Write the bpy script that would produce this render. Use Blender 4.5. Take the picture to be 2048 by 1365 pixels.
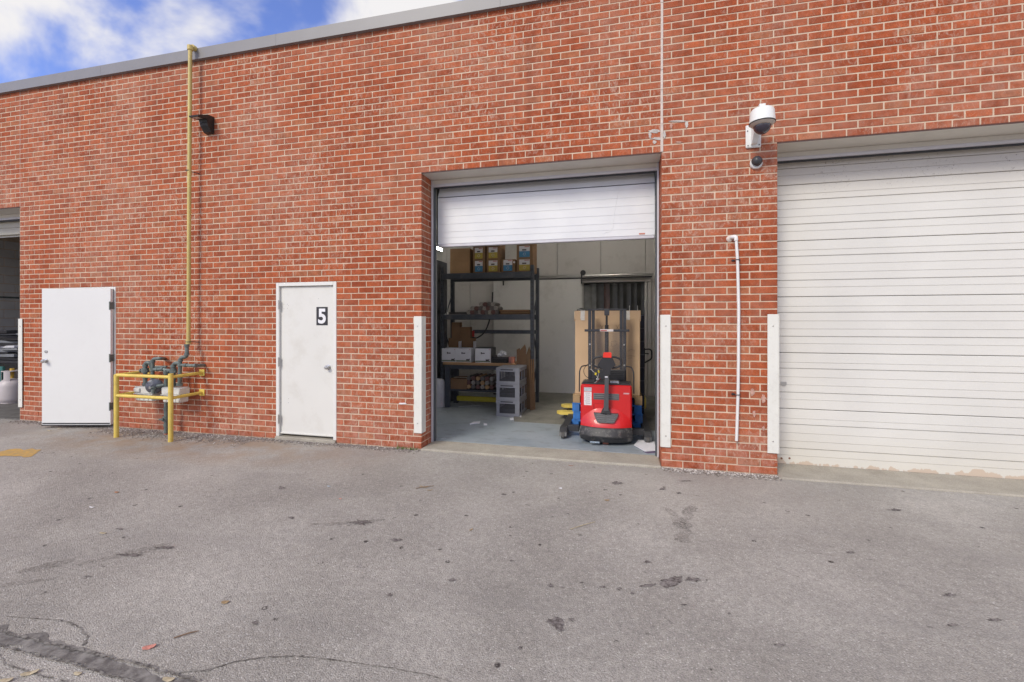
import bpy, math, random
from math import sin, cos, pi, radians, atan, tan
from mathutils import Vector, Matrix
rnd = random.Random(7)
scene = bpy.context.scene
for o in list(bpy.data.objects): bpy.data.objects.remove(o)

# ---------------------------------------------------------------- camera
F, CX, HY = 895.0, 1024.0, 643.0            # focal length, centre and horizon in the photo's own pixels (2048 wide)
TH = math.atan(F / 3674.0)                  # the wall recedes to the left
CM = 0.0762                                 # height of one brick course
BL = 0.2145                                 # length of one brick with its joint
HC = 20.3 * CM                              # eye height
DW = F * CM * cos(TH) / 13.21               # distance from the lens to the wall
cam_d = bpy.data.cameras.new('camera'); cam = bpy.data.objects.new('camera', cam_d)
scene.collection.objects.link(cam); scene.camera = cam
cam.location = (0, -DW, HC); cam.rotation_euler = (pi / 2, 0, TH)
cam_d.sensor_width = 36; cam_d.lens = F / 2048 * 36
cam_d.shift_y = -(682.5 - HY) / 2048; cam_d.clip_start = 0.05; cam_d.clip_end = 2000
scene.render.resolution_x, scene.render.resolution_y = 1024, 682

# ---------------------------------------------------------------- sky and sun
SUN_EL, SUN_AZ = radians(37), radians(203)   # behind the camera and to its left
w = bpy.data.worlds.new('World'); scene.world = w; w.use_nodes = True
nt = w.node_tree; nt.nodes.clear()
def wn(t, **k):
    n = nt.nodes.new(t)
    for a, b in k.items(): setattr(n, a, b)
    return n
sky = wn('ShaderNodeTexSky', sky_type='NISHITA', sun_disc=False)
sky.sun_elevation = SUN_EL; sky.sun_rotation = SUN_AZ; sky.air_density = 1.0; sky.dust_density = 0.4; sky.ozone_density = 2.5
bg = wn('ShaderNodeBackground'); bg.inputs[1].default_value = 0.15
bgc = wn('ShaderNodeBackground'); bgc.inputs[0].default_value = (0.97, 0.95, 0.955, 1); bgc.inputs[1].default_value = 0.74
tc = wn('ShaderNodeTexCoord'); mp = wn('ShaderNodeMapping'); mp.inputs['Scale'].default_value = (1.0, 1.0, 1.25)
mp.inputs['Rotation'].default_value = (0.21, -0.15, -0.12); mp.inputs['Location'].default_value = (1.56, 4.94, 6.33)
nz = wn('ShaderNodeTexNoise'); nz.inputs['Scale'].default_value = 3.2; nz.inputs['Detail'].default_value = 6; nz.inputs['Roughness'].default_value = 0.52
nz.inputs['Distortion'].default_value = 0.25
rp = wn('ShaderNodeValToRGB'); rp.color_ramp.elements[0].position = 0.40; rp.color_ramp.elements[1].position = 0.55
rp.color_ramp.interpolation = 'EASE'
hue = wn('ShaderNodeMix', data_type='RGBA', blend_type='MULTIPLY'); hue.inputs[0].default_value = 1; hue.inputs[7].default_value = (0.92, 0.88, 1.25, 1)
mx = wn('ShaderNodeMixShader'); out = wn('ShaderNodeOutputWorld')
L = nt.links.new
L(tc.outputs['Generated'], mp.inputs[0]); L(mp.outputs[0], nz.inputs['Vector']); L(nz.outputs['Fac'], rp.inputs[0])
L(sky.outputs[0], hue.inputs[6]); L(hue.outputs[2], bg.inputs[0])
L(rp.outputs[0], mx.inputs[0]); L(bg.outputs[0], mx.inputs[1]); L(bgc.outputs[0], mx.inputs[2]); L(mx.outputs[0], out.inputs[0])
sd = bpy.data.lights.new('sun', 'SUN'); sun = bpy.data.objects.new('sun', sd); scene.collection.objects.link(sun)
sd.energy = 1.85; sd.angle = radians(18); sd.color = (1.0, 0.935, 0.80)
sdir = Vector((sin(SUN_AZ) * cos(SUN_EL), cos(SUN_AZ) * cos(SUN_EL), sin(SUN_EL)))   # towards the sun
sun.rotation_euler = sdir.to_track_quat('Z', 'Y').to_euler()
vs = scene.view_settings
vs.view_transform = 'Standard'; vs.look = 'None'; vs.exposure = 0.34; vs.gamma = 1; vs.use_curve_mapping = False
scene.cycles.max_bounces = 8; scene.cycles.diffuse_bounces = 5

# ---------------------------------------------------------------- places read off the photograph
def ray(u, v):
    t, wz = (u - CX) / F, (HY - v) / F
    return Vector((t * cos(TH) - sin(TH), t * sin(TH) + cos(TH), wz))
def at_y(u, v, y=0.0):
    r = ray(u, v); k = (y + DW) / r.y
    return Vector((r.x * k, y, HC + r.z * k))
def at_z(u, v, z=0.0):
    r = ray(u, v); k = (z - HC) / r.z
    return Vector((r.x * k, -DW + r.y * k, z))
def WX(u, y=0.0): return at_y(u, HY, y).x

# ---------------------------------------------------------------- mesh helpers
OFF = {}
class MB:
    def __init__(s): s.v = []; s.f = []; s.mi = []; s.m = 0
    def add(s, vs_, fs):
        b = len(s.v); s.v += [tuple(p) for p in vs_]
        for f in fs: s.f.append([b + i for i in f]); s.mi.append(s.m)
        return s
    def box(s, x0, x1, y0, y1, z0, z1, b=0.0, M=None):
        if b <= 0:
            P = [(x, y, z) for x in (x0, x1) for y in (y0, y1) for z in (z0, z1)]
            Fc = [(0, 1, 3, 2), (4, 6, 7, 5), (0, 4, 5, 1), (2, 3, 7, 6), (0, 2, 6, 4), (1, 5, 7, 3)]
        else:
            b = min(b, (x1 - x0) * .45, (y1 - y0) * .45, (z1 - z0) * .45)
            P = []; ix = {}
            lo = (x0, y0, z0); hi = (x1, y1, z1)
            for c in range(8):
                sg = [(c >> i) & 1 for i in range(3)]
                for ax in range(3):
                    p = []
                    for i in range(3):
                        e = hi[i] if sg[i] else lo[i]
                        if i != ax: e += -b if sg[i] else b
                        p.append(e)
                    ix[(c, ax)] = len(P); P.append(tuple(p))
            Fc = []
            cen = Vector(((x0 + x1) / 2, (y0 + y1) / 2, (z0 + z1) / 2))
            for ax in range(3):
                o1, o2 = [i for i in range(3) if i != ax]
                for sgn in (0, 1):
                    q = [((sgn << ax) | (a << o1) | (d << o2)) for a, d in ((0, 0), (1, 0), (1, 1), (0, 1))]
                    Fc.append([ix[(c, ax)] for c in q])
                for a in (0, 1):
                    for d in (0, 1):
                        c0 = (a << o1) | (d << o2); c1 = c0 | (1 << ax)
                        Fc.append([ix[(c0, o1)], ix[(c1, o1)], ix[(c1, o2)], ix[(c0, o2)]])
            for c in range(8): Fc.append([ix[(c, 0)], ix[(c, 1)], ix[(c, 2)]])
            F2 = []
            for f in Fc:
                a, d, e = Vector(P[f[0]]), Vector(P[f[1]]), Vector(P[f[2]])
                n = (d - a).cross(e - a); ctr = sum((Vector(P[i]) for i in f), Vector()) / len(f)
                F2.append(f if n.dot(ctr - cen) > 0 else f[::-1])
            Fc = F2
        if M is not None: P = [tuple(M @ Vector(p)) for p in P]
        return s.add(P, Fc)
    def tube(s, pts, r, n=10, caps=True, closed=False):
        pts = [Vector(p) for p in pts]; N = len(pts); rr = r if isinstance(r, (list, tuple)) else [r] * N
        def tg(i):
            a = pts[(i - 1) % N] if (i > 0 or closed) else pts[0]
            b = pts[(i + 1) % N] if (i < N - 1 or closed) else pts[-1]
            d = (b - a); return d.normalized() if d.length > 1e-9 else Vector((0, 0, 1))
        t0 = tg(0); up = Vector((0, 0, 1)) if abs(t0.z) < .9 else Vector((1, 0, 0))
        nrm = t0.cross(up).normalized(); V = []
        for i in range(N):
            t = tg(i); nrm = (nrm - t * nrm.dot(t)).normalized(); bn = t.cross(nrm)
            for k in range(n):
                a = 2 * pi * k / n; V.append(pts[i] + (nrm * cos(a) + bn * sin(a)) * rr[i])
        Fc = []
        for i in range(N if closed else N - 1):
            j = (i + 1) % N
            for k in range(n):
                l = (k + 1) % n; Fc.append((i * n + k, i * n + l, j * n + l, j * n + k))
        if caps and not closed: Fc.append(list(range(n))[::-1]); Fc.append([(N - 1) * n + k for k in range(n)])
        return s.add(V, Fc)
    def lathe(s, prof, c=(0, 0, 0), axis='z', n=24, M=None):
        V = []; Fc = []; c = Vector(c)
        for r, h in prof:
            for k in range(n):
                a = 2 * pi * k / n
                p = {'z': Vector((r * cos(a), r * sin(a), h)), 'y': Vector((r * cos(a), h, r * sin(a))), 'x': Vector((h, r * cos(a), r * sin(a)))}[axis]
                if M is not None: p = M @ p
                V.append(c + p)
        for i in range(len(prof) - 1):
            for k in range(n):
                l = (k + 1) % n; Fc.append((i * n + k, i * n + l, (i + 1) * n + l, (i + 1) * n + k))
        Fc.append(list(range(n))[::-1]); Fc.append([(len(prof) - 1) * n + k for k in range(n)])
        return s.add(V, Fc)
    def prism(s, poly, y0, y1, plane='xz', M=None):
        n = len(poly)
        mk = {'xz': lambda p, d: Vector((p[0], d, p[1])), 'xy': lambda p, d: Vector((p[0], p[1], d)), 'yz': lambda p, d: Vector((d, p[0], p[1]))}[plane]
        V = [mk(p, y0) for p in poly] + [mk(p, y1) for p in poly]
        if M is not None: V = [M @ p for p in V]
        Fc = [list(range(n)), [n + i for i in range(n)][::-1]] + [(i, n + i, n + (i + 1) % n, (i + 1) % n) for i in range(n)]
        return s.add(V, Fc)
    def build(s, name, mat, parent=None, smooth=0, fix=True):
        me = bpy.data.meshes.new(name)
        off = OFF.get(parent.name, Vector()) if parent else Vector()
        me.from_pydata([(p[0] - off.x, p[1] - off.y, p[2] - off.z) for p in s.v], [], s.f)
        mats = mat if isinstance(mat, (list, tuple)) else [mat]
        for m_ in mats: me.materials.append(m_)
        if len(mats) > 1: me.polygons.foreach_set('material_index', s.mi)
        if fix and len(s.f) < 60000:
            import bmesh
            bm = bmesh.new(); bm.from_mesh(me); bmesh.ops.recalc_face_normals(bm, faces=bm.faces); bm.to_mesh(me); bm.free()
        if smooth:
            me.polygons.foreach_set('use_smooth', [True] * len(me.polygons)); me.set_sharp_from_angle(angle=radians(smooth))
        me.update()
        o = bpy.data.objects.new(name, me); scene.collection.objects.link(o)
        if parent: o.parent = parent; OFF[o.name] = off
        return o
def rnd_path(pts, r=0.04, n=4):
    pts = [Vector(p) for p in pts]; out_ = [pts[0]]
    for i in range(1, len(pts) - 1):
        a, b, c = pts[i - 1], pts[i], pts[i + 1]
        ra = min(r, (a - b).length * .49, (c - b).length * .49)
        p, q = b + (a - b).normalized() * ra, b + (c - b).normalized() * ra
        for k in range(n + 1):
            t = k / n; out_.append(p * (1 - t) ** 2 + b * 2 * t * (1 - t) + q * t * t)
    out_.append(pts[-1]); return out_
def tag(o, label=None, cat=None, group=None, kind=None):
    if label: o['label'] = label
    if cat: o['category'] = cat
    if group: o['group'] = group
    if kind: o['kind'] = kind
    return o
def thing(name, loc, label, cat, group=None):
    o = bpy.data.objects.new(name, None); scene.collection.objects.link(o); o.location = loc
    o.empty_display_size = .1; OFF[o.name] = Vector(loc); return tag(o, label, cat, group)
KIDS = {}
def copy_tree(o, loc, label=None, rotz=None):
    def rec(s, par):
        c = s.copy(); scene.collection.objects.link(c)
        if par is not None: c.parent = par
        for k in s.children: rec(k, c)
        return c
    r = rec(o, None); r.location = loc
    if rotz is not None: r.rotation_euler = (0, 0, rotz)
    if label: r['label'] = label
    OFF[r.name] = Vector(loc); return r

# ---------------------------------------------------------------- materials
def mat(name, col, rough=.6, var=.08, scale=6.0, metal=0.0, bump=0.0, bscale=60.0, dirt=None, dirt_scale=3.0, dirt_amt=.4, spec=.5, coat=0):
    m = bpy.data.materials.new(name); m.use_nodes = True; n = m.node_tree.nodes; l = m.node_tree.links.new
    b = n['Principled BSDF']; b.inputs['Roughness'].default_value = rough; b.inputs['Metallic'].default_value = metal
    b.inputs['Specular IOR Level'].default_value = spec; b.inputs['Coat Weight'].default_value = coat
    g = n.new('ShaderNodeNewGeometry')
    nz = n.new('ShaderNodeTexNoise'); nz.inputs['Scale'].default_value = scale; nz.inputs['Detail'].default_value = 6
    l(g.outputs['Position'], nz.inputs['Vector'])
    mr = n.new('ShaderNodeMapRange'); mr.inputs[1].default_value = .3; mr.inputs[2].default_value = .7
    mr.inputs[3].default_value = 1 - var; mr.inputs[4].default_value = 1 + var; l(nz.outputs['Fac'], mr.inputs[0])
    mul = n.new('ShaderNodeMix'); mul.data_type = 'RGBA'; mul.blend_type = 'MULTIPLY'; mul.inputs[0].default_value = 1
    mul.inputs[6].default_value = (*col, 1); l(mr.outputs[0], mul.inputs[7]); last = mul.outputs[2]
    if dirt:
        d = n.new('ShaderNodeTexNoise'); d.inputs['Scale'].default_value = dirt_scale; d.inputs['Detail'].default_value = 9; d.inputs['Roughness'].default_value = .7
        l(g.outputs['Position'], d.inputs['Vector'])
        r = n.new('ShaderNodeMapRange'); r.inputs[1].default_value = .52; r.inputs[2].default_value = .75; r.inputs[4].default_value = dirt_amt; l(d.outputs['Fac'], r.inputs[0])
        q = n.new('ShaderNodeMix'); q.data_type = 'RGBA'; q.inputs[7].default_value = (*dirt, 1); l(r.outputs[0], q.inputs[0]); l(last, q.inputs[6]); last = q.outputs[2]
    l(last, b.inputs['Base Color'])
    if bump:
        bn = n.new('ShaderNodeTexNoise'); bn.inputs['Scale'].default_value = bscale; bn.inputs['Detail'].default_value = 4; l(g.outputs['Position'], bn.inputs['Vector'])
        bp = n.new('ShaderNodeBump'); bp.inputs['Strength'].default_value = bump; bp.inputs['Distance'].default_value = .004
        l(bn.outputs['Fac'], bp.inputs['Height']); l(bp.outputs[0], b.inputs['Normal'])
    return m
class NT:
    """small helper for longer node graphs"""
    def __init__(s, m): s.n = m.node_tree.nodes; s.l = m.node_tree.links.new
    def noise(s, vec, scale, detail=5, rough=.5, dist=0):
        x = s.n.new('ShaderNodeTexNoise'); x.inputs['Scale'].default_value = scale; x.inputs['Detail'].default_value = detail
        x.inputs['Roughness'].default_value = rough; x.inputs['Distortion'].default_value = dist; s.l(vec, x.inputs['Vector']); return x.outputs['Fac']
    def map(s, vec, sc=(1, 1, 1), rot=(0, 0, 0), loc=(0, 0, 0)):
        x = s.n.new('ShaderNodeMapping'); x.inputs['Scale'].default_value = sc; x.inputs['Rotation'].default_value = rot; x.inputs['Location'].default_value = loc
        s.l(vec, x.inputs[0]); return x.outputs[0]
    def rng(s, v, a, b, c=0.0, d=1.0):
        x = s.n.new('ShaderNodeMapRange'); s.l(v, x.inputs[0])
        for i, q in zip((1, 2, 3, 4), (a, b, c, d)): x.inputs[i].default_value = q
        return x.outputs[0]
    def math(s, op, a, b=None):
        x = s.n.new('ShaderNodeMath'); x.operation = op
        for i, q in enumerate((a, b)):
            if q is None: continue
            if isinstance(q, (int, float)): x.inputs[i].default_value = q
            else: s.l(q, x.inputs[i])
        return x.outputs[0]
    def mix(s, f, a, b, mode='MIX'):
        x = s.n.new('ShaderNodeMix'); x.data_type = 'RGBA'; x.blend_type = mode
        for i, q in ((0, f), (6, a), (7, b)):
            if isinstance(q, (int, float)): x.inputs[i].default_value = q
            elif isinstance(q, tuple): x.inputs[i].default_value = (*q, 1)
            else: s.l(q, x.inputs[i])
        return x.outputs[2]
    def xyz(s, vec):
        x = s.n.new('ShaderNodeSeparateXYZ'); s.l(vec, x.inputs[0]); return x.outputs
    def bump(s, h, st, d, normal=None):
        x = s.n.new('ShaderNodeBump'); x.inputs['Strength'].default_value = st; x.inputs['Distance'].default_value = d; s.l(h, x.inputs['Height'])
        if normal is not None: s.l(normal, x.inputs['Normal'])
        return x.outputs[0]
def newmat(name, rough=.8):
    m = bpy.data.materials.new(name); m.use_nodes = True; b = m.node_tree.nodes['Principled BSDF']; b.inputs['Roughness'].default_value = rough
    return m, NT(m), b
def brick_mat(name, island):
    m, t, b = newmat(name, .88); g = t.n.new('ShaderNodeNewGeometry'); P = g.outputs['Position']
    if island: r = g.outputs['Random Per Island']
    else: r = t.n.new('ShaderNodeObjectInfo').outputs['Random']
    wn_ = t.n.new('ShaderNodeTexWhiteNoise'); wn_.noise_dimensions = '1D'; t.l(r, wn_.inputs['W'])
    c = t.mix(r, (.30, .064, .024), (.43, .106, .040))
    brown = t.rng(wn_.outputs['Value'], .90, .93)
    c = t.mix(t.math('MULTIPLY', brown, .40), c, (.40, .18, .09))
    fine = t.noise(t.map(P, (1, 1, 2.2)), 75, 4, .65)
    c = t.mix(1.0, c, t.rng(fine, .3, .7, .66, 1.32), 'MULTIPLY')
    blot = t.noise(P, 14, 3)
    c = t.mix(1.0, c, t.rng(blot, .3, .7, .80, 1.18), 'MULTIPLY')
    # efflorescence and scratches of old lime
    eff = t.math('MULTIPLY', t.rng(t.noise(P, .9, 4, .6), .41, .62), t.rng(t.noise(t.map(P, (1, 1, .55), (0, .5, 0)), 22, 8, .75, 1.5), .50, .66))
    c = t.mix(t.math('MULTIPLY', eff, .85), c, (.58, .41, .32))
    low = t.math('MULTIPLY', t.rng(t.xyz(P)[2], .55, .0), t.rng(t.noise(P, 7, 6, .7), .42, .62))
    c = t.mix(t.math('MULTIPLY', low, .35), c, (.50, .30, .25))
    haze = t.math('MULTIPLY', t.rng(t.noise(P, .75, 3, .5), .42, .62), t.rng(t.noise(t.map(P, (1, 1, 2)), 5, 5, .65), .34, .6))
    c = t.mix(t.math('MULTIPLY', haze, .34), c, (.50, .30, .22))
    # rain streaks and soot that run down the wall
    st = t.math('MULTIPLY', t.rng(t.noise(t.map(P, (2.6, 1, .16)), 2.1, 5, .6), .50, .68), t.rng(t.noise(P, .5, 2), .38, .6))
    c = t.mix(t.math('MULTIPLY', st, .42), c, (.17, .050, .032))
    t.l(c, b.inputs['Base Color']); b.inputs['Specular IOR Level'].default_value = .25
    t.l(t.bump(t.noise(t.map(P, (1, 1, 3)), 110, 4, .6), .6, .003), b.inputs['Normal'])
    return m
BRICK_I = brick_mat('brick_clay_joined', True); BRICK_O = brick_mat('brick_clay', False)
MORTAR = mat('mortar', (.60, .46, .34), .95, .14, 9, bump=.5, bscale=140, dirt=(.44, .32, .25), dirt_scale=1.3, dirt_amt=.5)
CAULK = mat('joint_sealant', (.62, .53, .47), .7, .12, 14, bump=.5, bscale=70, dirt=(.35, .3, .28), dirt_scale=8, dirt_amt=.5)
FLASH = mat('roof_flashing_paint', (.225, .218, .225), .45, .05, 3)
WHITE = mat('white_paint', (.74, .73, .69), .45, .02, 2, dirt=(.55, .53, .48), dirt_scale=2.2, dirt_amt=.25)
DOORW = mat('door_paint', (.71, .70, .655), .42, .02, 2, dirt=(.46, .42, .34), dirt_scale=3, dirt_amt=.30, bump=.03, bscale=30)
DOORL = mat('door_paint_bright', (.765, .765, .745), .42, .015, 2, dirt=(.6, .57, .55), dirt_scale=9, dirt_amt=.12)
GUARD = mat('corner_guard_paint', (.74, .73, .67), .5, .03, 5, dirt=(.45, .42, .36), dirt_scale=20, dirt_amt=.3)
YEL = mat('yellow_paint', (.74, .56, .12), .45, .08, 7, dirt=(.30, .20, .07), dirt_scale=9, dirt_amt=.5)
PYEL = mat('pale_yellow_paint', (.58, .45, .15), .5, .1, 4, dirt=(.4, .33, .15), dirt_scale=3, dirt_amt=.6)
GALV = mat('grey_green_pipe', (.14, .17, .16), .5, .25, 16, metal=.25, dirt=(.26, .27, .25), dirt_scale=14, dirt_amt=.7)
STEEL = mat('steel', (.55, .54, .52), .3, .05, 6, metal=.9)
BLK = mat('black_plastic', (.022, .022, .025), .45, .15, 9)
BLKM = mat('black_metal', (.030, .031, .036), .42, .15, 9, dirt=(.12, .11, .10), dirt_scale=11, dirt_amt=.5)
RUB = mat('grey_rubber', (.07, .08, .085), .6, .1, 6)
TRACK = mat('track_metal', (.58, .57, .60), .4, .05, 6, metal=.2, dirt=(.35, .33, .32), dirt_scale=6, dirt_amt=.5)
BRONZE = mat('dark_bronze', (.022, .02, .019), .45, .1, 6)
def concrete(name, ca, cb, blots=(.2, .17, .13), amt=.4):
    m, t, b = newmat(name, .85); P = t.n.new('ShaderNodeNewGeometry').outputs['Position']
    c = t.mix(t.rng(t.noise(P, 3.0, 7, .6), .35, .65), ca, cb)
    c = t.mix(1.0, c, t.rng(t.noise(P, 120, 3, .7), .3, .7, .78, 1.22), 'MULTIPLY')
    c = t.mix(t.math('MULTIPLY', t.rng(t.noise(P, 5, 8, .7), .55, .75), amt), c, blots)
    t.l(c, b.inputs['Base Color']); t.l(t.bump(t.noise(P, 90, 5, .7), .5, .004), b.inputs['Normal']); return m
CONC = concrete('sill_concrete', (.33, .30, .25), (.42, .385, .32))
RAMPM = concrete('ramp_concrete', (.14, .135, .115), (.22, .21, .18), (.08, .07, .06), .6)
def asphalt():
    m, t, b = newmat('asphalt_worn', .93); P = t.n.new('ShaderNodeNewGeometry').outputs['Position']
    sx = t.xyz(P)
    c = t.mix(t.rng(t.noise(P, 1.1, 5, .55), .35, .65), (.365, .340, .310), (.45, .423, .388))
    def vor(scale, dim='F1'):
        v = t.n.new('ShaderNodeTexVoronoi'); v.inputs['Scale'].default_value = scale; t.l(P, v.inputs['Vector']); return v
    v1 = vor(150)                                            # aggregate stones, each its own grey
    s = t.n.new('ShaderNodeSeparateColor'); t.l(v1.outputs['Color'], s.inputs[0])
    c = t.mix(1.0, c, t.rng(s.outputs[0], 0, 1, .85, 1.13), 'MULTIPLY')
    c = t.mix(t.rng(s.outputs[1], .955, .985, 0, .55), c, (.78, .75, .72))      # pale stones
    gap = t.rng(v1.outputs['Distance'], .45, .75)
    c = t.mix(t.math('MULTIPLY', gap, .30), c, (.17, .16, .15))
    c = t.mix(1.0, c, t.rng(t.noise(P, 28, 5, .7), .3, .7, .82, 1.16), 'MULTIPLY')
    c = t.mix(1.0, c, t.rng(t.noise(P, .55, 4, .55, .6), .3, .7, .84, 1.12), 'MULTIPLY')
    # pits where the binder shows
    pit = t.math('MULTIPLY', t.rng(t.noise(t.map(P, (.55, 1.3, 1), (0, 0, .3)), 17, 5, .65, .4), .655, .70), t.rng(t.noise(P, 1.7, 3), .40, .62))
    c = t.mix(t.math('MULTIPLY', pit, .8), c, (.09, .08, .078))
    v2 = vor(7.5); s2 = t.n.new('ShaderNodeSeparateColor'); t.l(v2.outputs['Color'], s2.inputs[0])
    chip = t.math('MULTIPLY', t.rng(v2.outputs['Distance'], .16, .10), t.rng(s2.outputs[0], .80, .82))
    c = t.mix(t.math('MULTIPLY', chip, t.rng(t.noise(P, 45, 3), .42, .55)), c, (.06, .05, .048))
    # smoother, dustier lane in front of the dock and long tyre smears
    lane = t.math('MULTIPLY', t.rng(t.noise(t.map(P, (.35, 1.6, 1), (0, 0, -.25)), 1.6, 4, .5), .52, .72), .35)
    c = t.mix(lane, c, (.27, .255, .24))
    tone = t.rng(sx[1], -.1, -1.9, .40, 0.0)
    c = t.mix(t.math('MULTIPLY', tone, t.rng(t.noise(P, .8, 3), .3, .6)), c, (.37, .345, .31))
    # brown silt washed up near the gas meters and the left door
    px, py = at_z(330, 893).x, at_z(330, 893).y
    ax = t.math('SUBTRACT', sx[0], px); ay = t.math('SUBTRACT', sx[1], -.45)
    rr = t.math('SQRT', t.math('ADD', t.math('MULTIPLY', t.math('MULTIPLY', ax, ax), .10), t.math('MULTIPLY', t.math('MULTIPLY', ay, ay), 1.6)))
    silt = t.math('MULTIPLY', t.rng(rr, 1.0, .25), t.rng(t.noise(P, 2.6, 6, .6), .38, .60))
    c = t.mix(t.math('MULTIPLY', silt, .75), c, (.33, .235, .155))
    t.l(c, b.inputs['Base Color']); b.inputs['Specular IOR Level'].default_value = .25
    h = t.math('ADD', t.math('MULTIPLY', v1.outputs['Distance'], -1.0), t.math('MULTIPLY', t.noise(P, 40, 5, .7), 1.2))
    t.l(t.bump(h, .7, .006), b.inputs['Normal']); return m
ASPH = asphalt()
def flat_noise_mat(name, ca, cb, scale, rough=.8, hole=None):
    m, t, b = newmat(name, rough); P = t.n.new('ShaderNodeNewGeometry').outputs['Position']
    c = t.mix(t.rng(t.noise(P, scale, 7, .7), .4, .6), ca, cb); t.l(c, b.inputs['Base Color'])
    t.l(t.bump(t.noise(P, scale * 3, 5, .7), .5, .004), b.inputs['Normal']); return m
TAR = flat_noise_mat('crack_sealer', (.11, .10, .095), (.26, .245, .23), 13)
CRACK = flat_noise_mat('crack_dirt', (.06, .053, .048), (.26, .245, .225), 22)
PATCH = flat_noise_mat('exposed_binder', (.07, .058, .055), (.26, .235, .225), 55)
GYEL = flat_noise_mat('worn_yellow_marking', (.55, .33, .08), (.40, .28, .12), 22)

# ---------------------------------------------------------------- ground
GZ = -0.012
def struct(name, mb, m_, smooth=0):
    o = mb.build(name, m_, None, smooth); o['kind'] = 'structure'; return o
g = MB(); g.add([(-150, -150, GZ), (150, -150, GZ), (150, 0.0, GZ), (-150, 0.0, GZ)], [(0, 1, 2, 3)]); struct('asphalt_ground', g, ASPH)

XL, XR = WX(843), WX(1323)                   # the open dock door
XG = WX(1555); XG1 = XG + 3.7                # the closed one on the right
XB = WX(40); XB0 = XB - 4.4                  # the bay on the left
D5a, D5b = WX(552), WX(673)                  # door number five
LDb = WX(231.5); LDa = LDb - 1.03            # door standing ajar
Z44, Z27, ZTOP = 44 * CM, 27 * CM, 67.8 * CM
XW0, XW1 = XB0 - 3.0, XG1 + 3.0
DEP = 0.30

# floors and concrete sills
def sill(name, xa, xb, y0, y1, z):
    s_ = MB(); s_.box(xa, xb, y0, y1, -.25, z, .012); return struct(name, s_, CONC)
sill('concrete_sill', XL + .002, XR - .002, -.045, .36, .012)
sill('concrete_sill', XG + .002, XG1 + 3, -.10, .40, .006)
m_, t, b = newmat('painted_floor', .35); P = t.n.new('ShaderNodeNewGeometry').outputs['Position']
c = t.mix(t.rng(t.noise(P, 2.0, 6, .6), .4, .65), (.30, .345, .38), (.37, .41, .44))
c = t.mix(t.math('MULTIPLY', t.rng(t.noise(t.map(P, (1, 2.2, 1), (0, 0, .6)), 3.5, 8, .75), .52, .68), .6), c, (.10, .095, .085))
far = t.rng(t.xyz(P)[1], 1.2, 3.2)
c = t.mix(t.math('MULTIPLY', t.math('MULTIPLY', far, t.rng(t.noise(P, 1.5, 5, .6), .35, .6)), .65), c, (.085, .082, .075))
t.l(c, b.inputs['Base Color']); t.l(t.bump(t.noise(P, 30, 4), .15, .003), b.inputs['Normal']); FLOORM = m_
RX0, RX1, RY1, RZ = -8.3, XG - .25, 13.0, 4.75
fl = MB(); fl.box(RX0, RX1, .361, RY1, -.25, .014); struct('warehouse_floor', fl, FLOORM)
fl = MB(); fl.box(XB0 - 1, XB + .2, .02, 12, -.25, .002); struct('bay_floor', fl, flat_noise_mat('bay_concrete', (.10, .092, .085), (.16, .15, .14), 5))

# ---------------------------------------------------------------- the brick building
bld = thing('brick_building', (0, 0, 0), 'long red brick industrial building with grey roof edge and garage doors', 'building')
mw = MB()                                    # mortar body; its face lies 7 mm behind the bricks
MY = .0035
def mwall(xa, xb, za, zb, y1=DEP - .01): mw.box(xa, xb, MY, y1, za, zb)
mwall(XW0, XB0, -.3, ZTOP); mwall(XB0, XB - .007, Z44 + .004, ZTOP); mwall(XB - .007, LDa, -.3, ZTOP); mwall(LDa, LDb, Z27 + .003, ZTOP)
mwall(LDb, D5a, -.3, ZTOP); mwall(D5a, D5b, Z27 + .003, ZTOP); mwall(D5b, XL - MY, -.3, ZTOP); mwall(XL - MY, XR + MY, Z44 + .004, ZTOP)
mwall(XR + MY, XG - MY, -.3, ZTOP); mwall(XG - MY, XG1, Z44 + .004, ZTOP); mwall(XG1, XW1, -.3, ZTOP)
mw.build('wall', MORTAR, bld)
bricks = []                                  # (x0, x1, k, corner)
J = .0108
def course(k, xa, xb, phase, deep_a=False, deep_b=False):
    js = [xa]
    n0 = math.ceil((xa - phase) / BL + .12)
    x = phase + n0 * BL
    while x < xb - .045:
        js.append(x); x += BL
    js.append(xb)
    for i in range(len(js) - 1):
        a = js[i] + (J / 2 if i else 0); c_ = js[i + 1] - (J / 2 if i < len(js) - 2 else 0)
        dp = .20 if ((i == 0 and deep_a) or (i == len(js) - 2 and deep_b)) and (c_ - a) < .15 else .098
        bricks.append((a, c_, k, dp))
def spans(k, xa, xb):
    holes = []
    if k < 44: holes += [(XB0, XB), (XL, XR), (XG, XG1)]
    if k < 27: holes += [(D5a, D5b), (LDa, LDb)]
    res = []; x = xa
    for h0, h1 in sorted(holes):
        if h1 <= xa or h0 >= xb: continue
        if h0 > x: res.append((x, h0))
        x = h1
    if x < xb: res.append((x, xb))
    return res
XJ = XR + .004
for k in range(0, 69):
    hb = BL / 2 + .0
    for (a, c_) in spans(k, XW0, XB - .006): course(k, a, c_, XB + (0 if k % 2 else hb))
    for (a, c_) in spans(k, XB + .000, XJ - .012):
        if k < 46 and a < XL:
            # the stretch between the bay and the dock door
            course(k, a, c_, XL + (0 if k % 2 else -hb), a == XB, c_ == XL)
        else: course(k, a, c_, XJ - .012 + (0 if k % 2 else -hb))
    for (a, c_) in spans(k, XJ + .012 if k >= 44 else XJ - .004, XW1):
        course(k, a if k >= 44 else max(a, XR), c_, XR + (0 if k % 2 == 0 else hb - .01) + (.004 if k >= 44 else 0), a <= XR + .01, c_ == XG)
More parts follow.
